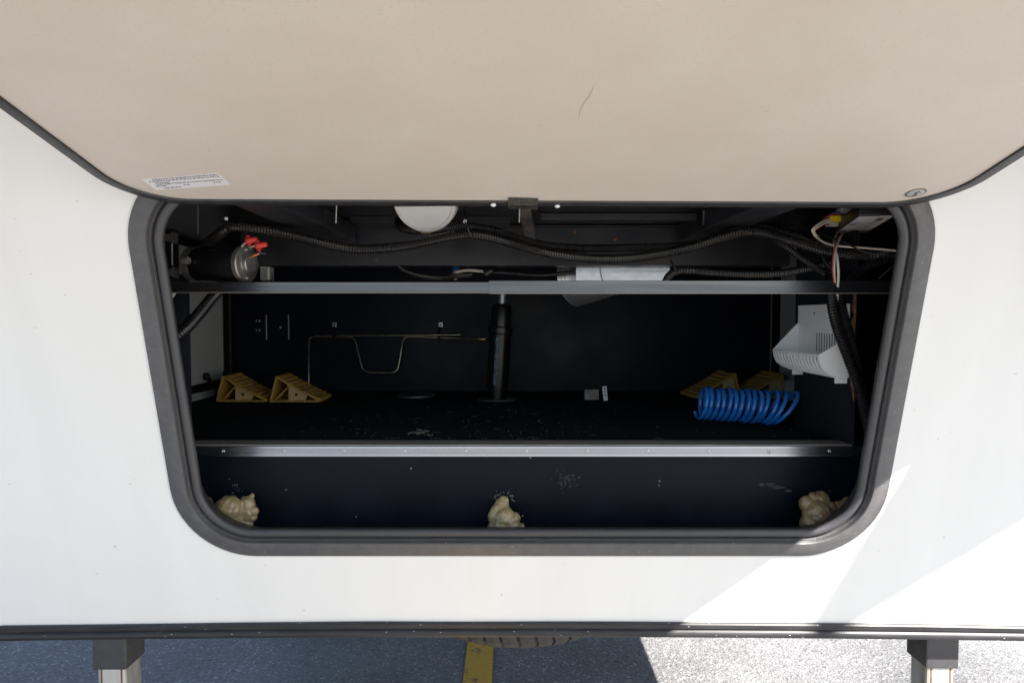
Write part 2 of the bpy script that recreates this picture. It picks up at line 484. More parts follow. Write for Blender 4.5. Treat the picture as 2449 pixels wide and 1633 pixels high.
# sweep of a cross-section round the hatch opening
def sweep(prof, name, mats, parent, mat_of=None, half=(A0, B0), rc=RC, cen=(CU0, VC), T=W, smooth=40, closed_prof=False, nseg=14, label=None):
    m = MB()
    loops = [[T(u, v, nn) for u, v in rrect(half[0] - s, half[1] - s, rc - s, cen[0], cen[1], nseg)] for s, nn in prof]
    k = len(loops[0])
    m.v = [p for l in loops for p in l]
    L_ = len(loops)
    for i in range(L_ if closed_prof else L_ - 1):
        j = (i + 1) % L_
        for a in range(k):
            b = (a + 1) % k
            m.f.append([i * k + a, i * k + b, j * k + b, j * k + a]); m.mi.append(mat_of[i] if mat_of else 0)
    return m.build(name, mats, parent, smooth=smooth, label=label)

hf = sweep([(0.0, 0.0012), (0.0008, 0.0028), (0.003, 0.0042), (0.033, 0.0108), (0.0360, 0.0106), (0.0375, 0.0085), (0.0430, -0.004),
            (0.048, -0.0095), (0.048, -0.016), (0.033, -0.06)],
           'hatch_frame', ['frame_plastic', 'recess_shade'], trailer, mat_of=[0, 0, 0, 0, 0, 1, 1, 1, 1],
           label='dark grey moulded frame around the hatch opening')
prof = [(0.0450, -0.0105)]
for i in range(9):
    t = math.pi * (1 - i / 8)
    prof.append((0.0548 + 0.0092 * math.cos(t), -0.004 + 0.0085 * math.sin(t)))
prof += [(0.0620, -0.010), (0.050, -0.018)]
sweep(prof, 'rubber_seal', 'seal_rubber', hf, smooth=60)
sweep([(0.0400, 0.0035), (0.0412, 0.0045), (0.0425, 0.002), (0.0430, -0.0035)], 'inner_lip', 'frame_plastic', hf, smooth=60)
sweep([(-0.0028, 0.0008), (-0.0018, 0.0026), (0.0005, 0.0030), (0.0012, 0.0012)], 'sealant_bead', 'sealant', hf, smooth=60)

# extruded trim along the bottom of the front wall
prof = [(0.012, 0.001), (0.0125, 0.005), (0.010, 0.008), (0.0, 0.0085), (-0.003, 0.006), (-0.0045, 0.006), (-0.006, 0.010), (-0.010, 0.0135),
        (-0.017, 0.014), (-0.0215, 0.011), (-0.0225, 0.006), (-0.0245, 0.006), (-0.026, 0.004), (-0.027, -0.02), (0.0, -0.02)]
m = MB(); loops = []
for i in range(49):
    u = XL + (XR - XL) * i / 48
    bow = 0.0035 - 0.0105 * ((u - 0.0) / 1.12) ** 2
    wob = 0.0006 * math.sin(u * 9) + (0.0016 * math.exp(-((u + 0.30) / 0.12) ** 2))
    loops.append([W(u, v - 0.0255 + bow + (wob if k < 3 else 0), nn) for k, (v, nn) in enumerate(prof)])
m.rings(loops)
m.build('bottom_trim', 'trim_black', trailer, smooth=40, label='scuffed black trim rail along the bottom of the front wall')

# sides, belly, roof, overhang
def gus(y): return 1.86 - 0.547 * (y - 0.687)
side_poly = [(1.423, 0.80), (1.2305, 1.563), (-0.026, 2.25), (-1.10, 2.30), (-1.34, 3.0), (-1.0, 3.6), (8.0, 3.6), (8.0, 0.80)]
for x, d in ((XR - 0.03, 0.03), (XL, 0.03)):
    MB().prism([(x, y, z) for y, z in side_poly], (d, 0, 0)).build('side_wall', 'side_white', trailer)
m = MB()
xs0, xs1 = XL + 0.032, XR - 0.032
def strip(m, yz, mi=0):
    k = len(m.v)
    for y, z in yz: m.v += [Vector((xs0, y, z)), Vector((xs1, y, z))]
    for i in range(len(yz) - 1):
        m.f.append([k + 2 * i, k + 2 * i + 1, k + 2 * i + 3, k + 2 * i + 2]); m.mi.append(mi)
strip(m, [(1.130, 1.945), (1.11, 2.0), (0.98, 2.10), (0.40, 2.26), (-1.10, 2.295), (-1.33, 3.0), (-1.0, 3.59)])
m.build('overhang', 'side_white', trailer, smooth=60, label='white underside and nose of the overhang above the hatch')
m = MB(); strip(m, [(-1.0, 3.595), (8.0, 3.595), (7.99, 0.81)]); m.build('roof', 'side_white', trailer)
m = MB(); strip(m, [(1.440, 0.797), (7.99, 0.797)]); m.build('underbelly', 'black_steel', trailer)
# added panel and arm out of view, put here to cast the shadow wedge
d1 = Vector((-0.7009, 0.7133, 0)); d2 = Vector((0.7236, 0.6902, 0)); c0 = Vector((2.856, -0.451, 3.4))
sh = MB().prism([c0, c0 + d1 * 1.25, c0 + d1 * 1.25 + d2 * 0.6, c0 + d2 * 0.6], (0, 0, 0.02)).build(
    'added_shadow_panel', 'added_panel_grey', trailer, label='added grey panel out of view by the right flank, casting a shadow wedge')
MB().tube([c0 + d1 * 1.1 + d2 * 0.3 + Vector((0, 0, 0.03)), (1.257, 1.30, 3.43)], 0.015).build('added_panel_arm', 'bar_steel', sh)

# ------------------------------------------------------------------ hatch door, swung up
DA = R(14.5)
CUD, DH, DR = 0.046, 0.7355, 0.115
D0 = Vector((CUD, 1.18, 1.704))
roll = R(0.25)
DU = Vector((math.cos(roll), 0, -math.sin(roll)))
DW = Vector((0, -math.cos(DA), math.sin(DA)))
DN = Vector((0, -math.sin(DA), -math.cos(DA)))
def D(u, w, nn=0.0):
    return D0 + DU * (u - CUD) + DW * w + DN * nn
DL = 0.80
def door_uv(px, py):
    p = on_plane(px, py, D0, DN) - D0
    return p.dot(DU) + CUD, p.dot(DW)
m = MB()
ol = rrect(DH - 0.006, DL / 2 - 0.006, DR - 0.006, CUD, DL / 2)
m.prism([D(u, w, 0.0) for u, w in ol], -DN * 0.022)
door = m.build('hatch_door', 'beige', trailer, smooth=30, label='beige inner face of the raised hatch door')
dt = lambda u, v, nn: D(u, v, nn)
sweep([(0.0135, 0.0005), (0.0135, 0.002), (0.0125, 0.0035), (0.001, 0.0055), (-0.002, 0.004), (-0.0025, 0.001)], 'door_trim', 'door_trim', door,
      half=(DH, DL / 2), rc=DR, cen=(CUD, DL / 2), T=dt)
sweep([(-0.0023, 0.0035), (-0.005, 0.0035), (-0.0075, 0.0), (-0.0075, -0.02), (-0.004, -0.027), (0.004, -0.026), (0.006, -0.0225)], 'edge_bead', ['door_bead'], door,
      half=(DH, DL / 2), rc=DR, cen=(CUD, DL / 2), T=dt)
# lock knob
u, w = door_uv(2190, 457)
kn = MB().lathe(D(u, w, 0.0), DN, [(0.0003, 0.0165), (0.0012, 0.0165), (0.0016, 0.0150), (0.0014, 0.0142)], 32).build('lock_knob', 'worn_cast', door, smooth=40,
     label='round chrome key lock on the hatch door')
MB().lathe(D(u, w, 0.0012), DN, [(0.0, 0.0140), (0.0006, 0.0134), (0.0008, 0.009), (0.0006, 0.0)], 32).build('lock_face', 'lock_chrome', door, smooth=40)
MB().tube([D(u + dx * 0.8, w + dw * 1.3, 0.0020) for dx, dw in ((0.006, 0.004), (0.001, 0.0065), (-0.0035, 0.0045), (-0.002, 0.001), (0.003, -0.001), (0.003, -0.005), (-0.002, -0.006))], 0.0013, 6).build('key_mark', 'label_ink', door)
# paper label with its printed rows
q = [door_uv(*p) for p in ((338.6, 432), (523, 416.5), (552, 444), (375, 458))]
def quadpt(a, b):
    p0 = Vector(q[0]).lerp(Vector(q[1]), a); p1 = Vector(q[3]).lerp(Vector(q[2]), a)
    return p0.lerp(p1, b)
m = MB(); m.prism([D(*quadpt(a, b), 0.0006) for a, b in ((0, 0), (1, 0), (1, 1), (0, 1))], DN * 0.0004)
lab = m.build('paper_label', 'sticker', door, label='white paper label near the left corner of the hatch door')
m = MB()
rows = [(0.10, 0.12, 0.97), (0.24, 0.05, 0.97), (0.40, 0.10, 0.30), (0.52, 0.10, 0.97), (0.66, 0.06, 0.20), (0.72, 0.42, 0.50), (0.70, 0.82, 0.92), (0.86, 0.13, 0.36)]
for b, a0, a1 in rows:
    a = a0
    while a < a1:
        wd = random.uniform(0.012, 0.05)
        m.add([D(*quadpt(x, y), 0.00125) for x, y in ((a, b - 0.03), (min(a + wd, a1), b - 0.03), (min(a + wd, a1), b + 0.035), (a, b + 0.035))], [[0, 1, 2, 3]])
        a += wd + random.uniform(0.006, 0.016)
m.build('label_print', 'ink', door)['kind'] = 'stuff'
# screws and tape on the hinge edge
for px, py in ((1180, 485), (1333, 487)):
    u, w = door_uv(px, py)
    MB().lathe(D(u, w, 0.004), DN, [(0, 0.0052), (0.002, 0.0048), (0.0035, 0.003), (0.004, 0.0)], 16).build('screw', 'white_head', door, smooth=40)
q2 = [door_uv(*p) for p in ((1216, 471.5), (1287, 473.5), (1285, 492), (1214, 491))]
m = MB()
nx = 8
top = [Vector(q2[0]).lerp(Vector(q2[1]), i / nx) for i in range(nx + 1)]
bot = [Vector(q2[3]).lerp(Vector(q2[2]), i / nx) for i in range(nx + 1)]
loops = []
for i in range(nx + 1):
    col = []
    for k in range(5):
        t = k / 4
        p = top[i].lerp(bot[i], t)
        h = 0.0011 + 0.0065 * min(1, t * 2.2) + 0.0006 * math.sin(i * 2.1 + k)
        col.append(D(p.x, p.y, h))
    col += [D(bot[i].x, bot[i].y - 0.0005, -0.004 + 0.001 * math.sin(i)), D(bot[i].x, bot[i].y + 0.002, -0.004)]
    loops.append(col)
m.rings(loops, cap=True); m.build('tape_patch', 'tape_black', door, label='piece of black tape wrapped over the middle of the door edge')
# scuffs on the beige face
for pts in (((1422, 205), (1412, 228), (1398, 246), (1390, 262), (1384, 284)),):
    MB().tube([D(*door_uv(*p), 0.0004) for p in pts], [0.0002, 0.0014, 0.0007, 0.0009, 0.0002][:len(pts)], 5).build('scuff_mark', 'scuff', door)

# ------------------------------------------------------------------ compartment inside
SHZ = 1.193
YS, YB = 1.497, 2.60
def part(name, matn, lo, hi, parent=trailer, bevel=0.0, label=None):
    return MB().slab(lo, hi).build(name, matn, parent, bevel=bevel, label=label)
part('shelf', 'carpet', (-1.147, YS + 0.003, SHZ - 0.02), (1.06, YB, SHZ), label='black carpeted shelf with dust and fibres')
part('riser_panel', 'black_panel', (-1.15, YS + 0.003, 0.90), (1.15, YS + 0.018, SHZ - 0.021), label='smudged black riser panel below the shelf')
part('compartment_floor', 'dark_wood', (-1.15, 1.44, 0.93), (1.15, YS, 0.982))
part('back_wall', 'black_panel', (-1.15, YB, SHZ - 0.3), (1.15, YB + 0.02, 1.95), label='black back wall of the storage compartment')
part('side_panel', 'black_panel', (-1.150, 1.45, 0.9), (-1.1475, YB, 1.95))
part('side_panel', 'black_panel', (1.0605, 1.50, 0.9), (1.064, YB, 1.95))
part('ceiling', 'black_plastic_sheet', (-1.147, 1.235, 1.7645), (1.06, YB, 1.78), label='black ceiling of the compartment')
# partitions
pr = part('partition', 'carpet', (0.795, YS + 0.004, SHZ + 0.001), (0.807, 1.80, 1.74), label='carpeted partition with a torn wooden edge')
part('partition', 'carpet', (-0.815, YS + 0.004, SHZ + 0.001), (-0.803, 1.60, 1.60))
m = MB()
edge = [(1040, 700), (1036, 730), (1046, 760), (1040, 790), (1033, 812)]
def ragged(pxl, y):
    L_ = [P(a, c, y) for a, c, b in pxl]; R_ = [P(b, c, y) for a, c, b in pxl]
    return L_ + R_[::-1]
m.prism(ragged([(2036, 690, 2047), (2042, 710, 2048), (2039, 738, 2048), (2043, 752, 2047), (2036, 775, 2046), (2034, 800, 2045), (2042, 822, 2044)], 1.499), (0, 0.012, 0))
m.build('torn_edge', 'torn_wood', pr)
m = MB()
m.prism(ragged([(2037, 902, 2044), (2035, 918, 2046), (2039, 935, 2043), (2041, 958, 2043)], 1.499), (0, 0.012, 0))
m.build('torn_edge', 'torn_wood', pr)

# aluminium shelf edge: lip, ribbed face, screws
y = YS
zt = P(0, 1066, y).z; zb = P(0, 1090.5, y).z
prof = [(y + 0.003, SHZ + 0.0008), (y - 0.001, SHZ + 0.0014), (y - 0.003, SHZ)]
lip = [(y + 0.055, SHZ + 0.0012), (y + 0.055, SHZ + 0.0035), (y + 0.004, SHZ + 0.0045), (y - 0.0012, SHZ + 0.0036), (y - 0.002, SHZ + 0.0017), (y + 0.004, SHZ + 0.0012)]
nr = 7
z0, z1 = SHZ - 0.003, zb + 0.006
for i in range(nr):
    za = z0 + (z1 - z0) * i / nr; zc = z0 + (z1 - z0) * (i + 0.75) / nr
    prof += [(y - 0.0032, za), (y - 0.0032, zc), (y - 0.0022, zc - 0.0002), (y - 0.0022, z0 + (z1 - z0) * (i + 1) / nr + 0.0002)]
prof += [(y - 0.0032, z1), (y - 0.0034, zb), (y - 0.001, zb), (y - 0.001, SHZ - 0.002), (y + 0.0025, SHZ + 0.0012)]
m = MB()
x0, x1 = -0.80, P(2037, 1075, y).x
m.rings([[(x, a, b) for a, b in prof] for x in (x0, x1)])
st = m.build('shelf_edge_strip', 'aluminium', trailer, label='ribbed aluminium edging screwed along the front of the shelf')
MB().rings([[(x, a, b) for a, b in lip] for x in (x0, x1)]).build('lip', 'dull_aluminium', st)
for i in range(11):
    px = (513 + 139.2 * i) * 1.0413
    p = P(px, 1078 + (2.5 if i == 9 else 0), y - 0.003)
    MB().lathe(p, (0, -1, 0), [(0, 0.0042), (0.0014, 0.0036), (0.002, 0.002), (0.0014, 0.0012), (0.0012, 0)], 14).build('screw', 'screw_steel', st, smooth=40)

# crossbar in two lengths, the right one lapped in front
def angle_bar(px0, px1, pyt, pyb, yy, name, label):
    a, b = P(px0, pyt, yy), P(px1, pyt, yy); zb_ = P(px0, pyb, yy).z
    zt_ = P(1224, pyt, yy).z
    m = MB(); m.slab((a.x, yy, zb_), (b.x, yy + 0.004, zt_), bev=0.0008)
    m.slab((a.x + 0.001, yy + 0.0045, zt_ - 0.004), (b.x - 0.001, yy + 0.035, zt_ - 0.001))
    bar = m.build(name, 'bar_steel', trailer, label=label)
    MB().slab((a.x, yy - 0.0012, zb_ - 0.0028), (b.x, yy + 0.02, zb_ - 0.0004)).build('lower_lip', 'bar_edge', bar)
    return bar
angle_bar(330, 1171, 674.5, 698, 1.452, 'crossbar', 'left length of the black steel crossbar')
angle_bar(1169, 2200, 671, 699.5, 1.446, 'crossbar', 'right length of the black steel crossbar, lapped over the left')

# chassis member, beams and sheets under the ceiling
m = MB()
zt_, zb_ = P(0, 541, 1.9).z, P(0, 635, 1.9).z
m.slab((-0.80, 1.90, zb_), (0.82, 1.906, zt_ - 0.003)); m.slab((-0.80, 1.9065, zb_), (0.82, 1.97, zb_ + 0.005)); m.slab((-0.80, 1.88, zt_ - 0.0025), (0.82, 1.97, zt_ - 0.0005))
cm = m.build('chassis_member', 'black_steel', trailer, bevel=0.001, label='black steel channel across the compartment behind the conduits')
for px, py in ((901, 623), (1252, 621.5)):
    p = P(px, py, 1.899)
    MB().lathe(p, (0, -1, 0), [(0, 0.0055), (0.0012, 0.005), (0.0012, 0.0035), (0.0002, 0.0032), (0.0002, 0)], 16).build('bolt_hole', 'recess_shade', cm)
for px, py in ((1374, 555), (1471, 572)):
    p = P(px, py, 1.899)
    MB().lathe(p, (0, -1, 0), [(0, 0.006), (0.002, 0.0055), (0.003, 0.003), (0.003, 0)], 8).build('bolt', 'rust', cm)
for xc in (-0.50, 0.53):
    part('ceiling_beam', 'black_steel', (xc - 0.045, 1.25, 1.715), (xc + 0.045, 1.879, 1.764), bevel=0.003)
part('ceiling_sheet', 'black_plastic_sheet', (-0.43, 1.72, 1.748), (-0.005, 1.85, 1.7635), label='wrinkled black plastic sheet under the ceiling')
m = MB(); a, b = P(1292, 498, 1.66), P(1668, 526, 1.66)
m.slab((a.x, 1.66, b.z), (b.x, 1.70, 1.7635)); m.build('cross_tube', 'black_steel', trailer, bevel=0.002)
a = P(1255, 495, 1.56); b = P(1271, 578, 1.86)
m = MB(); m.box((a + b) / 2, (0.028, (b - a).length, 0.02), Matrix.Rotation(0, 3, 'Z') @ (b - a).to_track_quat('Y', 'Z').to_matrix()); m.build('brace', 'worn_cast', trailer, bevel=0.001)
# screws that come through the ceiling
for px, py0, py1, yy in ((474, 527, 559, 1.50), (805, 490, 535, 1.52), (1243, 495, 533, 1.50), (1683, 527, 538, 1.62), (2054, 558, 600, 1.66), (772, 513, 535, 1.6)):
    a, b = P(px, py0, yy), P(px + random.uniform(-1.5, 1.5), py1, yy)
    a = Vector((a.x, a.y, max(a.z, 1.763)))
    kk = max(4, int((a - b).length / 0.0013))
    pts = [a.lerp(b, i / kk) for i in range(kk + 1)]
    MB().tube(pts, [0.0016 if i % 2 else 0.0023 for i in range(kk)] + [0.0004], 7).build('screw', 'screw_steel', trailer)
for px, py, yy in ((541, 523, 1.47), (1112, 529, 1.50), (1810, 523, 1.50)):
    p = P(px, py, yy)
    m = MB(); m.lathe(p, (0.1, -0.75, -0.6), [(0, 0.0045), (0.002, 0.0044), (0.0035, 0.003), (0.004, 0)], 14)
    m.tube([p + Vector((0, 0.003, 0.004)), Vector((p.x, p.y + 0.02, 1.764))], 0.0022, 7, mi=1)
    m.build('screw', ['white_head', 'case_black'], trailer, smooth=40)
# corner strips, baggage doors in both flanks
part('corner_strip', 'dark_wood', (-1.147, YB - 0.012, SHZ + 0.001), (-1.137, YB - 0.001, 1.76))
xr = P(1850, 700, YB - 0.02).x
part('corner_strip', 'dull_aluminium', (xr - 0.004, YB - 0.010, SHZ + 0.001), (xr, YB - 0.002, 1.76))
def flank_poly(pts, x):
    return [on_x(px, py, x) for px, py in pts]
def rounded(yz, r=0.04, n=6):
    (y0, z0), (y1, z1) = yz
    return [(c + y0 + 0, d) for c, d in []] or [(p[0], p[1]) for p in rrect((y1 - y0) / 2, (z1 - z0) / 2, r, (y0 + y1) / 2, (z0 + z1) / 2, n)]
xw = -1.1470
m = MB(); m.prism([(xw + 0.0005, a, b) for a, b in rounded(((2.00, 1.252), (2.515, 1.74)), 0.045)], (0.012, 0, 0))
bd = m.build('baggage_door', 'door_grey', trailer, label='light grey inner face of the left baggage door')
m = MB()
o_ = rounded(((1.95, 1.222), (2.56, 1.763)), 0.06); i_ = rounded(((2.00, 1.252), (2.515, 1.74)), 0.045)
k = len(o_)
m.v = [Vector((xw + 0.003, a, b)) for a, b in o_] + [Vector((xw + 0.016, a, b)) for a, b in o_] + [Vector((xw + 0.016, a, b)) for a, b in i_] + [Vector((xw + 0.003, a, b)) for a, b in i_]
for r_ in range(3):
    for i in range(k):
        j = (i + 1) % k
        m.f.append([r_ * k + i, r_ * k + j, (r_ + 1) * k + j, (r_ + 1) * k + i]); m.mi.append(0)
m.build('door_frame', 'pipe_black', bd, smooth=40)
p = on_x(493, 900, xw + 0.02)
m = MB(); m.lathe(p, (1, 0, 0), [(-0.006, 0.014), (0.006, 0.014), (0.01, 0.010), (0.01, 0)], 16); m.tube([p + Vector((0.006, 0, 0)), p + Vector((0.010, 0.02, -0.03)), p + Vector((0.012, 0.035, -0.045))], 0.006, 8)
m.build('latch', 'case_black', bd, smooth=40)
part('door_sill', 'sill_grey', (xw, 1.80, SHZ + 0.001), (xw + 0.010, 2.50, SHZ + 0.034), parent=bd)
xw2 = 1.0600
m = MB(); m.prism([(xw2 - 0.0005, a, b) for a, b in rounded(((2.37, 1.252), (2.51, 1.762)), 0.02)], (-0.010, 0, 0))
bd2 = m.build('baggage_door', 'door_grey', trailer, label='narrow view of the right baggage door behind the basket')
MB().slab((xw2 - 0.008, 2.512, SHZ + 0.002), (xw2 - 0.001, 2.57, 1.76)).build('door_frame', 'pipe_black', bd2)
part('corner_bracket', 'sill_grey', (0.985, 2.30, SHZ + 0.001), (1.03, 2.306, SHZ + 0.075), parent=trailer)

# ------------------------------------------------------------------ corrugated conduits
def corrugated(name, pts, r, label, group='corrugated conduits inside the compartment', matn='conduit', pitch=0.0062, depth=0.0014, tie=None):
    path = spline(pts, pitch / 2)
    rs = [r if (i // 1) % 2 else r - depth for i in range(len(path))]
    m = MB(); m.tube(path, rs, 12)
    o = m.build(name, matn, None, smooth=25)
    c = Vector(path[len(path) // 2])
    o.data.transform(Matrix.Translation(-c)); o.location = c
    ORIG[o] = c
    return tag(o, label, 'conduit', group)
PX = lambda l, y0=1.55: [P(a[0], a[1], a[2] if len(a) > 2 else y0) for a in l]
c1 = corrugated('corrugated_conduit', PX([(470, 604, 1.56), (495, 583, 1.53), (520, 564, 1.50), (541, 547, 1.485), (560, 542, 1.485), (620, 548, 1.49), (680, 560, 1.51), (735, 573, 1.53),
    (800, 588, 1.55), (860, 596, 1.56), (950, 591, 1.57), (1010, 580, 1.57), (1070, 567, 1.56), (1118, 561, 1.55), (1165, 566, 1.55), (1225, 582, 1.56), (1290, 600, 1.58), (1360, 613, 1.58),
    (1440, 619, 1.58), (1520, 616, 1.57), (1600, 603, 1.56), (1660, 589, 1.55), (1720, 570, 1.54), (1775, 556, 1.53), (1815, 555, 1.53), (1860, 566, 1.52), (1920, 585, 1.50), (1980, 602, 1.49), (2040, 611, 1.48), (2100, 609, 1.46), (2190, 600, 1.44)]),
    0.0122, 'long black conduit sagging across the whole compartment from motor to right frame')
corrugated('corrugated_conduit', PX([(985, 500, 1.74), (965, 512, 1.73), (953, 530, 1.70), (962, 546, 1.66), (1000, 551, 1.63), (1060, 547, 1.60), (1110, 542, 1.58), (1150, 546, 1.58), (1200, 558, 1.58), (1250, 574, 1.59), (1310, 588, 1.60),
    (1400, 594, 1.61), (1500, 593, 1.61), (1600, 590, 1.60), (1670, 583, 1.59), (1715, 567, 1.58), (1760, 549, 1.57), (1800, 543, 1.56), (1840, 547, 1.57), (1900, 562, 1.58), (1980, 590, 1.58), (2080, 606, 1.56), (2180, 612, 1.52)]),
    0.0108, 'black conduit hooking down behind the white cap, above the long conduit')
corrugated('corrugated_conduit', PX([(1840, 560, 1.57), (1885, 594, 1.54), (1930, 626, 1.52), (1970, 652, 1.50), (2005, 682, 1.49)]), 0.0085,
    'thin black conduit dropping diagonally to the right end of the crossbar')
corrugated('corrugated_conduit', PX([(2012, 690, 1.52), (2035, 665, 1.50), (2070, 640, 1.48), (2120, 618, 1.45), (2190, 598, 1.42)]), 0.0135,
    'thick black conduit rising from crossbar to the right frame edge', matn='conduit_fresh', pitch=0.0062, depth=0.0024)
corrugated('corrugated_conduit', PX([(1590, 680, 1.66), (1600, 660, 1.64), (1622, 648, 1.62), (1660, 648, 1.60), (1720, 653, 1.60), (1800, 656, 1.60), (1870, 653, 1.60), (1930, 642, 1.60), (1990, 628, 1.60)]), 0.0105,
    'black conduit bending over the crossbar right of the metal duct')
corrugated('corrugated_conduit', PX([(930, 600, 1.95), (955, 637, 1.92), (990, 655, 1.90), (1040, 664, 1.88), (1085, 661, 1.88), (1130, 656, 1.90)]), 0.0085,
    'thin black conduit drooping below the chassis channel left of the blue wire', pitch=0.005)
corrugated('corrugated_conduit', PX([(1165, 650, 1.95), (1220, 653, 1.95), (1290, 658, 1.96), (1374, 651, 2.0)]), 0.007,
    'thin black tube running from the wire splice to the metal duct')
corrugated('corrugated_conduit', PX([(560, 655, 1.60), (528, 690, 1.56), (505, 715, 1.53), (478, 748, 1.50), (452, 778, 1.47), (425, 803, 1.44), (395, 830, 1.42)]), 0.0142,
    'black conduit slanting down to the left frame below the motor', matn='conduit_fresh', pitch=0.0066, depth=0.0021)
corrugated('corrugated_conduit', PX([(1986, 650, 1.49), (1988, 705, 1.475), (1993, 745, 1.465), (2003, 785, 1.46), (2017, 825, 1.455), (2032, 865, 1.45), (2047, 905, 1.445), (2060, 950, 1.44), (2072, 1000, 1.435), (2084, 1050, 1.43)]), 0.0125,
    'left of two black hoses hanging past the basket on the right', matn='conduit_fresh', pitch=0.0066, depth=0.0021)
corrugated('corrugated_conduit', PX([(2004, 650, 1.50), (2007, 705, 1.485), (2015, 745, 1.475), (2026, 785, 1.465), (2038, 825, 1.46), (2048, 865, 1.462), (2056, 905, 1.462), (2067, 950, 1.458), (2080, 1000, 1.452), (2092, 1050, 1.445)]), 0.0118,
    'right of two black hoses hanging past the basket on the right', matn='conduit_fresh', pitch=0.0066, depth=0.0021)
# cable ties
def tie(pts, w, label):
    m = MB(); m.tube([P(*p) for p in pts], w, 6)
    o = m.build('cable_tie', 'conduit', None); return tag(o, label, 'cable tie', 'black cable ties')
tie(((1112, 530, 1.495), (1118, 545, 1.525), (1124, 560, 1.53), (1127, 569, 1.535)), 0.0018, 'black cable tie bundling the two conduits under the white screw head')
tie(((1808, 520, 1.50), (1803, 540, 1.535), (1801, 560, 1.513)), 0.0018, 'black cable tie at the hump of the conduits on the right')
tie(((1603, 622, 1.55), (1611, 636, 1.585), (1619, 650, 1.585)), 0.0018, 'black cable tie beside the galvanised duct')
tie(((541, 525, 1.47), (546, 537, 1.468), (549, 552, 1.468)), 0.0018, 'black cable tie at the left bend of the long conduit')

# ------------------------------------------------------------------ motor
mc = P(531, 632, 1.50)
motor = empty('electric_motor', (mc.x, mc.y, mc.z - 0.042), 'black cylindrical electric motor with grey metal ends on the left', 'motor')
ax = Vector((0.965, -0.25, -0.012)).normalized()
def MP(d): return mc + ax * d
rm = 0.0405
MB().lathe(MP(-0.062), ax, [(0, rm), (0.118, rm), (0.1185, rm - 0.001)], 40).build('motor_body', 'motor_black', motor, smooth=40)
MB().lathe(MP(-0.090), ax, [(0, 0.024), (0.004, 0.034), (0.008, rm + 0.0005), (0.0275, rm + 0.0008)], 40).build('drive_end', 'worn_cast', motor, smooth=40)
MB().lathe(MP(0.0565), ax, [(0, rm + 0.0012), (0.010, rm + 0.0012), (0.0125, rm - 0.001), (0.0125, 0.024), (0.0135, 0.0225), (0.021, 0.0215), (0.023, 0.0195), (0.023, 0.0)], 44).build('end_cap', 'cast_metal', motor, smooth=35)
e1 = Vector((0, 0, 1)); e1 = (e1 - ax * e1.dot(ax)).normalized(); e2 = ax.cross(e1)
for a in (80, -85):
    d = (e1 * math.sin(R(a)) + e2 * math.cos(R(a)))
    MB().lathe(MP(0.069) + d * 0.033, ax, [(0, 0.0045), (0.003, 0.004), (0.004, 0.002), (0.003, 0.0)], 12).build('screw', 'screw_steel', motor, smooth=40)
# lug with bolt on the drive end
lp = P(447, 623, 1.462)
m = MB(); m.lathe(lp + Vector((-0.012, 0.004, 0)), (1, -0.25, 0), [(0, 0.009), (0.014, 0.009), (0.017, 0.0075), (0.017, 0.0045), (0.013, 0.004), (0.013, 0)], 18); m.build('mount_lug', 'worn_cast', motor, smooth=40)
# bracket behind it
m = MB(); m.slab(P(396, 672, 1.53), P(428, 552, 1.56)); m.build('bracket', 'case_black', motor, bevel=0.003)
for px, py in ((404, 570), (406, 652)):
    c = P(px, py, 1.515)
    m = MB(); m.box(c, (0.022, 0.02, 0.018), None, 0, 0.004); m.slab(c + Vector((0.012, -0.012, -0.012)), c + Vector((0.015, 0.012, 0.012))); m.build('clamp', 'worn_cast', motor)
MB().cyl(P(411.5, 582, 1.505), P(412, 634, 1.505), 0.0018, 8).build('link_rod', 'zinc', motor)
# zip tie round the body
m = MB()
MB().tube([MP(0.02) + (e1 * math.sin(R(t)) + e2 * math.cos(R(t))) * (rm + 0.001) + ax * (0.018 * math.sin(R(t * 1.0 - 40)) ) for t in range(100, 275, 12)], 0.0016, 6).build('strap', 'conduit', motor)
MB().tube([MP(0.0) + (e1 * math.sin(R(t)) + e2 * math.cos(R(t))) * (rm + 0.001) + ax * (0.028 * math.cos(R(t - 150))) for t in range(150, 275, 12)], 0.0014, 6).build('strap', 'conduit', motor)
# wire nuts and leads
def nut(p, d, nm='wire_nut'):
    m = MB(); d = Vector(d).normalized()
    m.lathe(p, d, [(0, 0.0075), (0.002, 0.0085), (0.008, 0.0083), (0.011, 0.0068), (0.022, 0.0062), (0.025, 0.005), (0.0255, 0.003), (0.0248, 0)], 18)
    s = d.cross(Vector((0, -1, 0))).normalized()
    m.box(p + d * 0.005, (0.024, 0.004, 0.007), Matrix((s, d.cross(s), d)).transposed().to_3x3() @ Matrix.Rotation(0, 3, 'X'))
    return m.build(nm, 'red_plastic', motor, smooth=35)
nut(P(590, 577, 1.44), (1, -0.15, 0.16)); nut(P(613, 589, 1.435), (1, -0.15, 0.17))
MB().tube([P(577, 590, 1.47), P(584, 584, 1.455), P(592, 577, 1.44)], 0.0024, 7).build('lead', 'wire_white', motor)
MB().tube([P(598, 592, 1.46), P(606, 589, 1.445), P(614, 588, 1.437)], 0.0024, 7).build('lead', 'wire_white', motor)
MB().tube([P(598, 616, 1.425), P(606, 612, 1.405), P(618, 608, 1.40), P(621, 600, 1.42)], 0.0017, 7).build('lead', 'wire_orange', motor)
MB().tube([P(602, 603, 1.425), P(618, 605, 1.40), P(636, 607, 1.41)], 0.002, 7).build('lead', 'wire_black', motor)
m = MB(); m.slab(P(622, 671, 1.50), P(648, 637, 1.505)); m.slab(P(622, 671, 1.47), P(648, 668, 1.50)); m.slab(P(645, 671, 1.47), P(648, 640, 1.50))
m.build('foot_bracket', 'worn_cast', motor, bevel=0.002)
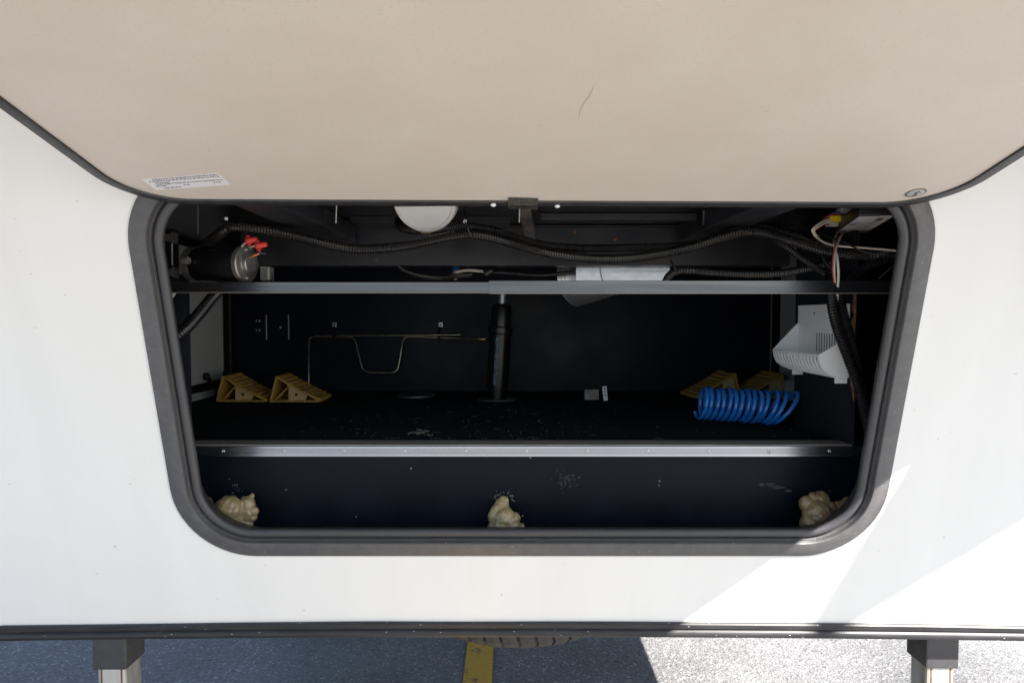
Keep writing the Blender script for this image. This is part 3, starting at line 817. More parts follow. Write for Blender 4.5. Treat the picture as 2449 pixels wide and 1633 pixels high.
# strips above/below the motor
dc = MB().add([P(388, 702, 1.43), P(421, 701, 1.43), P(402, 722, 1.43), P(386, 742, 1.43)], [[0, 1, 2, 3]])
dd = MB(); dd.prism([P(386, 702, 1.47), P(421, 701, 1.47), P(404, 724, 1.47), P(388, 744, 1.47)], (0, 0.002, 0))
o = dd.build('warning_decal', 'decal_white', None); tag(o, 'torn white warning decal below the left end of the crossbar', 'decal')

# ------------------------------------------------------------------ white round cap under the ceiling
vc = P(1014, 483, 1.56)
cap = empty('ceiling_vent', vc, 'round white plastic cap hanging under the ceiling behind the door edge', 'vent')
vax = Vector((-0.10, -0.86, -0.42)).normalized()
MB().lathe(vc - vax * 0.03, vax, [(0, 0.080), (0.026, 0.078), (0.030, 0.0745), (0.030, 0.070), (0.0275, 0.068), (0.0262, 0.03), (0.026, 0.0)], 56).build('shell', 'vent_white', cap, smooth=35)
b1 = Vector((1, 0, 0)); b1 = (b1 - vax * b1.dot(vax)).normalized(); b2 = vax.cross(b1)
if b2.z < 0: b2 = -b2
c = vc + vax * (-0.0035) - b2 * 0.045 + b1 * (-0.004)
MB().box(c, (0.026, 0.016, 0.0012), Matrix((b1, b2, vax)).transposed()).build('raised_pad', 'vent_white', cap, bevel=0.0006)
MB().tube([vc + vax * 0.0005 - b2 * 0.078 + b1 * x for x in (-0.012, 0.0, 0.012)], 0.0016, 6).build('paint_drip', 'foam', cap)

# ------------------------------------------------------------------ control box with plugs and wires
ZB = 1.5 + 0.198
lab4 = [on_z(1999, 558, ZB), on_z(2054, 520, ZB), on_z(2138, 517, ZB), on_z(2071, 557, ZB)]
cen = sum(lab4, Vector()) / 4
box = empty('control_box', (cen.x, cen.y, ZB), 'flat black control box with a grey label under the ceiling at right', 'control box')
grow = [cen + (p - cen) * 1.05 for p in lab4]
MB().prism([p + Vector((0, 0, 0.0015)) for p in grow], (0, 0, 0.028)).build('case', 'case_black', box, bevel=0.003)
lb = MB().prism(lab4, (0, 0, 0.001)).build('label_plate', 'label_grey', box)
def lq(a, b): return lab4[0].lerp(lab4[1], a).lerp(lab4[3].lerp(lab4[2], a), b)
m = MB()
for (a0, b0, a1, b1_) in [(0.78, 0.62, 0.93, 0.80), (0.12, 0.05, 0.16, 0.22), (0.2, 0.05, 0.24, 0.18), (0.55, 0.03, 0.60, 0.22), (0.64, 0.05, 0.68, 0.25), (0.04, 0.3, 0.08, 0.45), (0.03, 0.6, 0.07, 0.75), (0.08, 0.85, 0.12, 0.97)]:
    m.add([lq(a, b) - Vector((0, 0, 0.0006)) for a, b in ((a0, b0), (a1, b0), (a1, b1_), (a0, b1_))], [[0, 1, 2, 3]])
for r_ in range(7):
    b = 0.3
    a = 0.2 + r_ * 0.075
    while b < 0.75:
        wd = random.uniform(0.03, 0.09)
        m.add([lq(x, y_) - Vector((0, 0, 0.0006)) for x, y_ in ((a, b), (a + 0.018, b), (a + 0.018, b + wd), (a, b + wd))], [[0, 1, 2, 3]]); b += wd + 0.03
m.build('label_print', 'label_ink', box)['kind'] = 'stuff'
m = MB(); m.slab(P(2018, 520, 1.50), P(2048, 500, 1.53), bev=0.002); m.slab(P(2012, 513, 1.49), P(2030, 501, 1.515), bev=0.0015)
m.build('plug', 'connector', box)
m = MB(); m.slab(P(1992, 540, 1.51), P(2012, 528, 1.535), bev=0.002); m.slab(P(1981, 541, 1.505), P(1996, 531, 1.52), bev=0.0015)
m.build('plug', 'connector', box)
MB().slab(P(1987, 530, 1.485), P(2005, 518, 1.50), bev=0.0015).build('tape_band', 'tape_yellow', box)
def wire(pts, r, matn, label, y0=1.5):
    path = spline([P(a[0], a[1], a[2] if len(a) > 2 else y0) for a in pts], 0.004)
    o = MB().tube(path, r, 8).build('wire', matn, None, smooth=60)
    c_ = path[len(path) // 2]; o.data.transform(Matrix.Translation(-c_)); o.location = c_
    return tag(o, label, 'wire', 'loose wires around the control box')
wire([(1990, 523, 1.49), (1972, 528, 1.485), (1955, 538, 1.48), (1943, 549, 1.48), (1945, 557, 1.485), (1951, 566, 1.49), (1962, 574, 1.5)], 0.0024, 'wire_white', 'outer white wire looping left from the yellow tape')
wire([(1990, 527, 1.488), (1974, 533, 1.483), (1958, 542, 1.478), (1947, 551, 1.478), (1949, 558, 1.483), (1955, 567, 1.488)], 0.0022, 'wire_white', 'inner white wire looping left from the yellow tape')
wire([(2020, 512, 1.49), (2000, 511, 1.485), (1985, 515, 1.48), (1966, 524, 1.48)], 0.0013, 'wire_red', 'short red wire arching left of the upper white plug')
wire([(2010, 508, 1.49), (2000, 507, 1.485), (1988, 511, 1.48), (1970, 525, 1.485)], 0.0012, 'wire_blue', 'short blue wire arching left of the upper white plug')
wire([(1984, 538, 1.50), (1968, 538, 1.49), (1958, 546, 1.49), (1954, 552, 1.49)], 0.0013, 'wire_red', 'short red wire bending down below the yellow tape')
wire([(2002, 557, 1.56), (1996, 575, 1.50), (1996, 590, 1.45), (2002, 615, 1.425), (2005, 645, 1.42), (2005, 668, 1.435), (2003, 700, 1.46), (2004, 730, 1.49)], 0.0028, 'wire_white', 'white wire hanging from the control box over the crossbar')
wire([(2017, 557, 1.56), (2008, 572, 1.48), (2000, 592, 1.44), (1996, 615, 1.425), (1995, 645, 1.42), (1996, 668, 1.44), (1998, 690, 1.47)], 0.0026, 'wire_white', 'white wire twisted with the red one below the control box')
wire([(2013, 557, 1.556), (2004, 572, 1.476), (1996, 592, 1.436), (1992, 615, 1.421), (1991, 645, 1.416), (1993, 668, 1.437), (1996, 690, 1.47)], 0.0013, 'wire_red', 'red wire twisted with the white one below the control box')
wire([(1955, 564, 1.52), (1962, 575, 1.5), (1985, 585, 1.49), (2020, 590, 1.47), (2080, 594, 1.45), (2160, 601, 1.42)], 0.0026, 'wire_white', 'printed white cable running right to the hatch frame')
wire([(1950, 555, 1.53), (1990, 570, 1.49), (2030, 585, 1.46), (2060, 600, 1.44), (2100, 609, 1.42), (2160, 612, 1.40)], 0.0022, 'wire_black', 'black cable crossing over the printed white cable')
wire([(1955, 570, 1.53), (1965, 595, 1.52), (1972, 625, 1.51), (1988, 645, 1.50), (1996, 675, 1.49)], 0.004, 'wire_black', 'thick black cable curling down left of the hanging white wires')
wire([(2100, 668, 1.45), (2125, 645, 1.43), (2150, 625, 1.41)], 0.0012, 'wire_black', 'thin black wire slanting up to the right frame')

# ------------------------------------------------------------------ things between channel and crossbar
duct = empty('metal_duct', P(1490, 667, 2.0), 'galvanised sheet metal duct box behind the crossbar', 'duct')
a, b = P(1378, 676, 2.0), P(1602, 620, 2.0)
m = MB()
nx = 14
front = []
for i in range(nx + 1):
    t = i / nx
    front.append(Vector((a.x + (b.x - a.x) * t, 2.0 + 0.002 * math.sin(t * 5.0), 0)))
zl, zh = a.z, b.z
m.rings([[Vector((p.x, p.y + 0.010, zl)), Vector((p.x, p.y + 0.004, zl + 0.02)), Vector((p.x, p.y, zh - 0.01)), Vector((p.x, p.y + 0.002, zh)), Vector((p.x, 2.25, zh)), Vector((p.x, 2.25, zl))] for p in front])
m.build('duct_box', 'galvanised', duct, smooth=40)
# flexible duct below
fa0, fa1 = P(1375, 662, 2.16), P(1468, 646, 2.06)
ax2 = (fa1 - fa0).normalized(); e1_ = (Vector((0, 0, 1)) - ax2 * ax2.z).normalized(); e2_ = ax2.cross(e1_)
NR = 21
def ring_(t, r_): return [fa0.lerp(fa1, t) + (e1_ * math.cos(2 * math.pi * k / 44) + e2_ * math.sin(2 * math.pi * k / 44)) * r_ for k in range(44)]
rr_ = [(i / (NR - 1), 0.100 - 0.020 * i / (NR - 1) - (0.0065 if i % 2 else 0)) for i in range(NR)]
m = MB(); m.rings([ring_(t, r_) for t, r_ in rr_] + [ring_(t, r_ - 0.003) for t, r_ in rr_[::-1]], cap=False)
m.build('flexible_hose', 'foil_duct', duct, smooth=25)
bw = MB(); bw.cyl(P(1090, 630, 2.0), P(1090, 650, 1.98), 0.010, 14)
o = bw.build('blue_connector', 'blue_plastic', None, smooth=40); tag(o, 'bright blue plastic connector under the chassis channel', 'connector')
m = MB(); m.tube([P(1090, 648, 1.97), P(1088, 656, 1.96), P(1090, 666, 1.95)], [0.004, 0.008, 0.006], 10); m.tube([P(1088, 650, 1.95), P(1086, 658, 1.94)], 0.004, 8)
o = m.build('splice', 'flake', None, smooth=60); tag(o, 'pale taped wire splice hanging below the blue connector', 'splice')
for dy, lab_ in ((0, 'upper'), (3.5, 'lower')):
    wire([(1088, 652 + dy, 1.95), (1105, 646 + dy, 1.95), (1125, 645 + dy, 1.95), (1162, 648 + dy, 1.95)], 0.0019, 'wire_white', lab_ + ' of two white wires right of the blue connector')
m = MB(); m.cyl(P(1160, 656, 1.93), P(1176, 646, 1.93), 0.012, 12)
o = m.build('cable_gland', 'case_black', None, smooth=40); tag(o, 'black cable gland above the joint of the crossbar', 'gland')

# ------------------------------------------------------------------ black pipe with its floor flange
yp = 2.26
pb = on_z(1188, 957, SHZ)
pipe = empty('vent_pipe', (pb.x, pb.y, SHZ), 'black plastic pipe rising from a floor flange to the crossbar', 'pipe')
px0 = pb.x + 0.0; yc = pb.y
pc = Vector((px0, yc, SHZ))
lean = Vector((0.022, 0, 0.40))
def PP(t): return pc + lean * t
MB().tube([PP(0), PP(0.16)], 0.033, 36).build('lower_pipe', 'pipe_black', pipe, smooth=40)
MB().tube([PP(0.12), PP(0.122), PP(0.60), PP(0.602)], [0.036, 0.0395, 0.0395, 0.036], 40).build('pipe_body', 'pipe_black', pipe, smooth=40)
MB().tube([PP(0.60), PP(0.61), PP(0.66), PP(0.67), PP(0.83), PP(0.865), PP(0.875)], [0.040, 0.0435, 0.0435, 0.036, 0.036, 0.031, 0.018], 40).build('collar', 'pipe_black', pipe, smooth=40)
MB().tube([PP(0.87), PP(1.05)], 0.0125, 20).build('rod', 'zinc', pipe, smooth=40)
m = MB()
fl = []
for k in range(40):
    t = 2 * math.pi * k / 40
    fl.append((pc.x + 0.071 * math.cos(t), pc.y + 0.055 * math.sin(t)))
m.prism([(a, b, SHZ + 0.0012) for a, b in fl], (0, 0, 0.006)); m.build('flange', 'sleeve', pipe, bevel=0.002)
# print on the pipe
tcu = bpy.data.curves.new('pipe_print', 'FONT'); tcu.body = 'ABS DWV COEXTRUDED CELLULAR'; tcu.size = 0.016; tcu.extrude = 0
to = bpy.data.objects.new('tmp', tcu); COL.objects.link(to)
dg = bpy.context.evaluated_depsgraph_get(); dg.update()
tm = bpy.data.meshes.new_from_object(to.evaluated_get(dg)); bpy.data.objects.remove(to)
ln_ = max(v.co.x for v in tm.vertices)
for v in tm.vertices:
    s_ = v.co.x / ln_ * 0.17; h_ = v.co.y - 0.005
    base = PP(0.575 - s_ / 0.4)
    ang = (h_ - 0.006) / 0.0425 - 0.12
    v.co = base + Vector((math.sin(ang) * 0.0399, -math.cos(ang) * 0.0399, 0)) - pc
to = bpy.data.objects.new('pipe_print', tm); COL.objects.link(to); tm.materials.append(MATS['print_blue']); to.parent = pipe; ORIG[to] = pc

# ------------------------------------------------------------------ back wall things
yb = YB - 0.002
rod = MB(); rod.tube(spline([P(738, 945, 2.5), P(738.5, 880, 2.52), P(739, 830, 2.555), P(740, 812, 2.57), P(745, 806, 2.575), P(760, 805, 2.575), P(800, 807, 2.57), P(838, 806.5, 2.57), P(848, 812, 2.57), P(854, 830, 2.565), P(864, 872, 2.55),
    P(870, 884, 2.548), P(880, 889.5, 2.546), P(905, 891, 2.546), P(935, 891, 2.546), P(947, 887, 2.548), P(953, 875, 2.55), P(960, 835, 2.56), P(964, 815, 2.57), P(972, 806, 2.575), P(1000, 806, 2.575), P(1080, 808.5, 2.57), P(1144, 811, 2.55)], 0.006), 0.0026, 8)
o = rod.build('bent_rod', 'rod_steel', None, smooth=60); tag(o, 'thin metal rod with a deep bend hanging on the back wall', 'rod')
m = MB(); m.lathe(P(1143, 811, 2.548), (1, -0.1, 0), [(0, 0.007), (0.012, 0.007), (0.0125, 0.005), (0.03, 0.0048), (0.03, 0)], 12)
o = m.build('brass_fitting', 'brass', None, smooth=30); tag(o, 'small brass fitting at the end of the bent rod by the pipe', 'fitting')
o = MB().cyl(P(755, 803, 2.58), P(1101, 801, 2.56), 0.0036, 10).build('straight_rod', 'rod_steel', None, smooth=60)
tag(o, 'straight metal rod hanging behind the bent rod on the back wall', 'rod')
for px, lab_ in ((799, 'left'), (1053, 'right')):
    h = empty('rod_hook', P(px, 775, yb), 'black strap hook with a pale tab holding the %s end of the rods' % lab_, 'hook', 'strap hooks on the back wall')
    m = MB(); t0 = P(px + 1, 771, yb - 0.004); t1 = P(px + 1, 782, yb - 0.004)
    m.slab(t1 + Vector((-0.008, 0, 0)), t0 + Vector((0.008, 0.003, 0))); m.build('tab', 'zinc', h, bevel=0.001)
    MB().lathe((t0 + t1) / 2 + Vector((0, -0.0005, 0)), (0, -1, 0), [(0, 0.0042), (0.0018, 0.003), (0.002, 0)], 10).build('screw', 'case_black', h)
    s_ = -3 if lab_ == 'right' else 2
    MB().tube(spline([P(px, 781, yb - 0.006), P(px + s_, 793, 2.585), P(px + s_ - 1, 804, 2.566), P(px + s_, 811, 2.563), P(px + s_ + 4, 810, 2.575), P(px + s_ + 2, 800, 2.59)], 0.005), 0.0042, 8).build('loop', 'conduit_fresh', h, smooth=60)
ou = empty('wall_outlet', P(618, 782, yb), 'black duplex power outlet on the back wall at left', 'outlet')
MB().slab(P(602, 812, yb - 0.006), P(637, 752, yb - 0.001), bev=0.0015).build('cover_plate', 'black_panel', ou)
for py in (768.5, 791):
    c = P(618, py, yb - 0.007)
    MB().box(c, (0.034, 0.004, 0.028), None, 0, 0.0015).build('socket', 'black_panel', ou)
    for dx, w_ in ((-0.007, 0.0035), (0.006, 0.0065)):
        MB().box(c + Vector((dx, -0.0022, 0.002)), (w_, 0.0012, 0.009), None, 0).build('slot', 'screw_steel', ou)
sw = empty('blank_plate', P(670, 782, yb), 'black blank cover plate right of the power outlet', 'cover plate')
MB().slab(P(651, 814, yb - 0.006), P(690, 752, yb - 0.001), bev=0.0015).build('cover_plate', 'black_panel', sw)
MB().lathe(P(671, 783, yb - 0.006), (0, -1, 0), [(0, 0.005), (0.002, 0.0045), (0.0022, 0)], 12).build('screw', 'screw_steel', sw, smooth=40)
for ou_, px in ((ou, 637.5), (sw, 690.5)):
    MB().slab(P(px - 1.2, 812, yb - 0.0075), P(px + 0.6, 753, yb - 0.0062)).build('plate_glint', 'zinc', ou_)  # pale strip painting the highlight along the black plate's edge
rc = on_z(990, 951, SHZ)
m = MB(); m.lathe((rc.x, rc.y + 0.05, SHZ + 0.0012), (0, 0, 1), [(0, 0.075), (0.006, 0.074), (0.009, 0.066), (0.007, 0.05), (0.006, 0)], 40)
o = m.build('round_cover', 'sleeve', None, smooth=30); tag(o, 'low round black cover lying on the shelf left of the pipe', 'cover')
wb = on_z(1413, 957, SHZ)
cl = MB(); a_ = P(1398, 956, wb.y); b_ = P(1433, 931, wb.y); cl.slab((a_.x, wb.y, SHZ + 0.001), (b_.x, wb.y + 0.03, b_.z), bev=0.002)
o = cl.build('small_block', 'worn_cast', None); tag(o, 'small grey block at the foot of the back wall', 'block')
mm = MB(); a_ = P(1442, 950, wb.y - 0.02); b_ = P(1452, 924, wb.y - 0.02)
mm.box(((a_.x + b_.x) / 2, wb.y - 0.02, SHZ + 0.001 + (b_.z - SHZ) / 2), (0.015, 0.002, b_.z - SHZ - 0.001), (0, R(-6), 0))
ps = mm.build('perforated_strap', 'zinc', None); tag(ps, 'short perforated metal strap standing beside the grey block', 'strap')
for k in range(3):
    c = P(1446 + k * 1.0, 929 + k * 7.5, wb.y - 0.0214)
    MB().lathe(c, (0, -1, 0), [(0, 0.0036), (0.0006, 0.0034), (0.0006, 0)], 10).build('hole', 'case_black', ps)

# ------------------------------------------------------------------ wheel chocks
CL, CH, CW = 0.182, 0.092, 0.145
def make_chock():
    t = empty('wheel_chock', (0, 0, 0), 'x', 'wheel chock', 'yellow plastic wheel chocks on the shelf')
    def ramp(x):                                  # height of the concave running face
        s_ = (x - 0.028) / (CL - 0.028)
        return CH - (CH - 0.006) * (s_ ** 0.86 if s_ > 0 else 0)
    m = MB(); n_ = 9; top = []; 
    xs = [0.022 + (CL - 0.022) * i / n_ for i in range(n_ + 1)]
    prof = []
    for i in range(n_):                           # stepped treads
        xa, xb = xs[i], xs[i + 1]
        prof += [(xa, ramp(xa) + 0.0015), (xb - 0.003, ramp(xb - 0.003) + 0.0048), (xb - 0.001, ramp(xb) - 0.0006)]
    under = [(x, max(ramp(x) - 0.0055, 0.002)) for x in xs[::-1]]
    poly = prof + under
    m.rings([[(x, yy, z) for x, z in poly] for yy in (0, CW)]); m.build('ramp', 'chock', t)
    m = MB(); m.slab((0, 0.0, 0.0012), (CL - 0.004, CW, 0.006))
    for i in range(8): m.slab((0.01 + i * 0.021, 0.001, 0.0002), (0.02 + i * 0.021, CW - 0.001, 0.0011))
    m.build('base', 'chock', t)
    m = MB(); m.rings([[(0.0, yy, 0.0062), (0.005, yy, 0.0062), (0.030, yy, CH - 0.004), (0.022, yy, CH + 0.001)] for yy in (0.0, CW)]); m.build('heel', 'chock', t)
    for yy in (0.012, CW - 0.016):
        m = MB()
        pl = [(0.012, 0.0063), (0.066, 0.0063), (0.066, ramp(0.066) - 0.006), (0.032, ramp(0.032) - 0.006), (0.029, ramp(0.03) - 0.008)] if yy > 0.05 else [(0.064, 0.0063), (0.122, 0.0063), (0.130, ramp(0.130) - 0.006), (0.10, ramp(0.10) - 0.006), (0.064, ramp(0.064) - 0.006)]
        m.prism([(x, yy, z) for x, z in pl], (0, 0.004, 0))
        m.build('web', 'chock_side', t)
    m = MB(); m.prism([(0.010, 0.028, 0.008), (0.0635, 0.028, 0.062), (0.0635, 0.028, 0.055), (0.018, 0.028, 0.008)], (0, CW - 0.056, 0)); m.slab((0.0601, 0.017, 0.0063), (0.0636, CW - 0.017, ramp(0.064) - 0.007))
    m.build('brace', 'chock', t)
    for yy, s_ in ((0.0117, -1), (CW - 0.0117, 1)):
        MB().lathe((0.090, yy, 0.026), (0, s_, 0), [(0, 0.0055), (0.0005, 0.0053), (0.0005, 0)], 14).build('hole', 'case_black', t)
    return t
proto = make_chock()
spots = [((517, 961), 0.0, 'yellow wheel chock beside the left baggage door, leftmost of the four'),
         ((645, 962), 0.03, 'yellow wheel chock second from the left, below the bent rod'),
         ((1764, 952), math.pi + 0.10, 'yellow wheel chock behind the blue coil, left of the right pair'),
         ((1876, 953), math.pi + 0.10, 'yellow wheel chock behind the blue coil, nearest the basket')]
for i, ((px, py), rz, lab_) in enumerate(spots):
    o = proto if i == 0 else copy_tree(proto)
    p = on_z(px, py, SHZ)
    if i >= 2: p.y += CW
    o.location = (p.x, p.y, SHZ); o.rotation_euler = (0, 0, rz); o['label'] = lab_

# ------------------------------------------------------------------ blue coiled hose
h0 = on_z(1676, 1008, SHZ); h1 = on_z(1912, 1014, SHZ)
rt, rl = 0.0062, 0.0425
nl = 14.1
path = []
for i in range(int(nl * 30) + 1):
    t = i / 30
    f = t / nl
    x = h0.x + 0.004 + (0.757 - h0.x) * f
    lean_ = 0.005 + 0.004 * f + 0.024 * max(0, (f - 0.66) / 0.34) ** 1.5
    x += 0.014 * max(0, (f - 0.7) / 0.3) ** 1.5
    th = 2 * math.pi * t + 2.4
    r_ = rl * (1 + 0.03 * math.sin(t * 1.7) + 0.02 * math.sin(t * 4.3)); x += 0.0018 * math.sin(t * 2.9)
    path.append(Vector((x + lean_ * math.cos(th), h0.y + 0.030 - 0.095 * f + r_ * math.sin(th), SHZ + rt + rl * 1.02 + r_ * math.cos(th))))
e_ = path[-1]; tg = (path[-1] - path[-2])
c_ = Vector((path[len(path) // 2].x, h0.y + 0.04, SHZ))
hose = MB().tube([p for p in path], rt, 10).build('coiled_hose', 'hose_blue', None, smooth=60)
hose.data.transform(Matrix.Translation(-c_)); hose.location = c_
tag(hose, 'glossy blue coiled hose lying on the shelf at right', 'hose')

# ------------------------------------------------------------------ white basket on the right partition
XP = 0.7945
bk0 = on_x(1912, 740, XP); bk1 = on_x(2034, 726, XP)       # far and near ends of the back plate
yf, yn = bk0.y, bk1.y
zt_ = bk1.z; zrim = P(1960, 850, 1.52).z; zbt = P(2030, 903, 1.51).z
basket = empty('storage_basket', (XP, (yf + yn) / 2, zbt), 'white slotted plastic basket fixed to the right partition', 'basket')
dep = 0.072
zc_ = zrim - 0.030                                           # where the slots of the back plate end
# back plate with slots (bars)
m = MB()
zs0, zs1 = zbt + 0.012, zt_ - 0.073
m.slab((XP - 0.004, yn, zs1), (XP - 0.0005, yf, zt_), bev=0.0012)
m.slab((XP - 0.004, yn, zbt), (XP - 0.0005, yf, zs0))
nb = 13
zm = zs0 + (zs1 - zs0) * 0.40
m.slab((XP - 0.004, yn, zm - 0.005), (XP - 0.0005, yf, zm + 0.005))
m.slab((XP - 0.0042, yf - (yf - yn) * 0.36, zs0), (XP - 0.0005, yf, zs1))
for i in range(nb):
    yy = yn + (yf - yn) * 0.64 * i / nb
    m.slab((XP - 0.004, yy, zs0), (XP - 0.0032, yy + (yf - yn) * 0.64 / nb * 0.55, zs1))
m.build('back_plate', 'basket', basket)
# front bin: curved bars between rim and bottom
cur = [(-dep, zrim), (-dep + 0.002, zrim - 0.016), (-dep + 0.010, zrim - 0.034), (-dep + 0.026, zbt + 0.006), (-dep + 0.045, zbt), (0.0, zbt)]
def bin_strip(m, a, b, k0, k1, th=0.003):
    pr_ = [(XP + x, z) for x, z in cur[k0:k1 + 1]]
    inn = [(x + th * 0.8, z + th * 0.8) for x, z in pr_][::-1]
    m.rings([[(x, yy, z) for x, z in pr_ + inn] for yy in (a, b)])
m = MB(); nb2 = 14
for i in range(nb2):
    a_ = yn + (yf - yn) * (i + 0.10) / nb2
    bin_strip(m, a_, a_ + (yf - yn) / nb2 * 0.46, 0, 4)
m.slab((XP - dep - 0.001, yn, zrim - 0.004), (XP - dep + 0.003, yf, zrim + 0.003), bev=0.001)
m.slab((XP - 0.030, yn, zbt - 0.001), (XP - 0.001, yf, zbt + 0.002))
m.build('slotted_front', 'basket', basket)
for yy, nm in ((yn, 'near'), (yf - 0.003, 'far')):
    poly = [(XP - 0.001, zt_ - 0.075 if nm == 'near' else zt_ - 0.045), (XP - 0.018, zt_ - 0.088 if nm == 'near' else zt_ - 0.062), (XP - dep, zrim + 0.002)] + [(XP + x, z) for x, z in cur[1:5]] + [(XP - 0.001, zbt)]
    MB().prism([(x, yy, z) for x, z in poly], (0, 0.003, 0)).build('end_panel', 'basket', basket)
for yy in (yn + 0.006, yf - 0.03):
    MB().slab((XP - 0.03, yy, zbt - 0.014), (XP - 0.001, yy + 0.002, zbt - 0.0012)).build('tab', 'basket', basket)
MB().lathe(on_x(1948, 749, XP - 0.0042), (-1, 0, 0), [(0, 0.0032), (0.001, 0.003), (0.001, 0)], 12).build('screw', 'worn_cast', basket)

# ------------------------------------------------------------------ expanding foam lumps
def foam_lump(name, blobs, label, matn, yy, seed, extra=None):
    bm = bmesh.new()
    for (px, py, rad, dy) in blobs:
        c = P(px, py, yy + dy)
        r_ = rad * 1.14 / 1533 * (yy + dy)
        bmesh.ops.create_icosphere(bm, subdivisions=3, radius=r_, matrix=Matrix.Translation(c) @ Matrix.Diagonal((1, 0.85, 1, 1)))
    me = bpy.data.meshes.new(name); bm.to_mesh(me); bm.free()
    o = bpy.data.objects.new(name, me); COL.objects.link(o)
    rm_ = o.modifiers.new('r', 'REMESH'); rm_.mode = 'VOXEL'; rm_.voxel_size = 0.0016
    sm = o.modifiers.new('s', 'SMOOTH'); sm.factor = 0.5; sm.iterations = 1
    tx = bpy.data.textures.new('fo%d' % seed, 'CLOUDS'); tx.noise_scale = 0.015; tx.noise_depth = 1
    dm = o.modifiers.new('d', 'DISPLACE'); dm.texture = tx; dm.strength = 0.0058; dm.mid_level = 0.5; dm.texture_coords = 'LOCAL'
    sm = o.modifiers.new('s2', 'SMOOTH'); sm.factor = 0.5; sm.iterations = 1
    dg = bpy.context.evaluated_depsgraph_get(); dg.update()
    me2 = bpy.data.meshes.new_from_object(o.evaluated_get(dg))
    bpy.data.objects.remove(o); bpy.data.meshes.remove(me)
    me2.name = name
    c0_ = P(blobs[0][0], 1262, yy)
    me2.transform(Matrix.Translation(-c0_))
    for p_ in me2.polygons: p_.use_smooth = True
    me2.materials.clear(); me2.materials.append(MATS[matn])
    o = bpy.data.objects.new(name, me2); COL.objects.link(o); o.location = c0_
    ORIG[o] = c0_
    return tag(o, label, 'foam', 'lumps of expanding foam along the bottom of the opening')
foam_lump('foam_lump', [(490, 1206, 17, 0.004), (476, 1196, 14, 0.004), (516, 1226, 21, 0), (528, 1212, 14, 0), (548, 1215, 27, -0.01), (534, 1248, 25, -0.012), (560, 1258, 22, -0.012), (548, 1268, 24, -0.01), (590, 1226, 21, 0.005), (592, 1208, 18, 0.008), (574, 1212, 15, 0.004),
    (597, 1194, 10, 0.012), (602, 1186, 6, 0.014), (586, 1196, 9, 0.012), (607, 1222, 11, 0), (604, 1238, 9, 0), (590, 1254, 14, 0), (586, 1266, 9, 0), (567, 1238, 9, -0.008), (559, 1191, 5, 0.012), (508, 1246, 20, 0), (572, 1270, 14, 0)],
    'pale bulging lump of expanding foam in the lower left corner', 'foam', 1.455, 1)
foam_lump('foam_lump', [(1204, 1198, 11, 0.014), (1200, 1208, 15, 0.010), (1194, 1222, 19, 0.004), (1208, 1224, 15, 0.002), (1184, 1236, 16, 0), (1206, 1240, 24, -0.006), (1228, 1240, 15, 0), (1180, 1262, 14, -0.004), (1200, 1262, 21, -0.012), (1224, 1262, 20, -0.010), (1243, 1262, 11, -0.004), (1168, 1269, 7, 0), (1205, 1274, 24, -0.006), (1240, 1271, 12, 0)],
    'pointed beige lump of expanding foam in the middle of the riser', 'foam', 1.46, 2)
foam_lump('foam_lump', [(1929, 1204, 17, 0), (1944, 1190, 12, 0.004), (1962, 1196, 20, 0.004), (1978, 1216, 20, 0.002), (1954, 1230, 32, -0.008), (1980, 1242, 22, -0.006), (1944, 1254, 27, -0.01), (1966, 1262, 26, -0.012), (1992, 1250, 14, 0), (2010, 1218, 20, 0.006), (2028, 1203, 14, 0.004), (2016, 1236, 18, 0.004), (2038, 1214, 12, 0.002), (1948, 1276, 22, 0), (1998, 1262, 16, 0)],
    'dirty brownish lump of expanding foam in the lower right corner', 'foam_dirty', 1.455, 3)
# foam spatter and dust marks on the riser
m = MB()
yr = YS + 0.0025
def blot(px, py, rx, ry, n_=7):
    c = P(px, py, yr)
    k = 1.5 / 1533
    m.add([c + Vector((rx * k * math.cos(2 * math.pi * i / n_) * random.uniform(0.6, 1.2), 0, ry * k * math.sin(2 * math.pi * i / n_) * random.uniform(0.6, 1.2))) for i in range(n_)], [list(range(n_))])
for _ in range(45):
    t = random.uniform(-1.2, 1.4); blot(1203 + 24 * math.sin(t) + random.gauss(0, 3), 1196 - 14 * math.cos(t) + random.gauss(0, 4), random.uniform(0.5, 1.6), random.uniform(0.5, 1.8))
for _ in range(22): blot(560 + random.gauss(0, 8), 1172 + random.gauss(0, 11), random.uniform(0.5, 1.5), random.uniform(0.5, 2))
for px, py in ((684, 1171), (852, 1235), (1577, 1150), (1576, 1160), (983, 1120), (1250, 1233), (1268, 1094), (1984, 1174)): blot(px, py, 2.0, 2.2)
m.build('foam_spatter', 'foam_spatter', trailer)['kind'] = 'stuff'
m = MB()
for _ in range(55): blot(1355 + random.gauss(0, 14), 1146 + random.gauss(0, 11), random.uniform(0.8, 2.6), random.uniform(0.8, 2.6))
for px, py, rx, ry in ((1822, 1158, 9, 4), (1842, 1157, 12, 3), (1862, 1166, 16, 3), (1885, 1173, 10, 4), (1850, 1162, 14, 2)): blot(px, py, rx, ry, 10)
m.build('dust_marks', 'dust_mark', trailer)['kind'] = 'stuff'

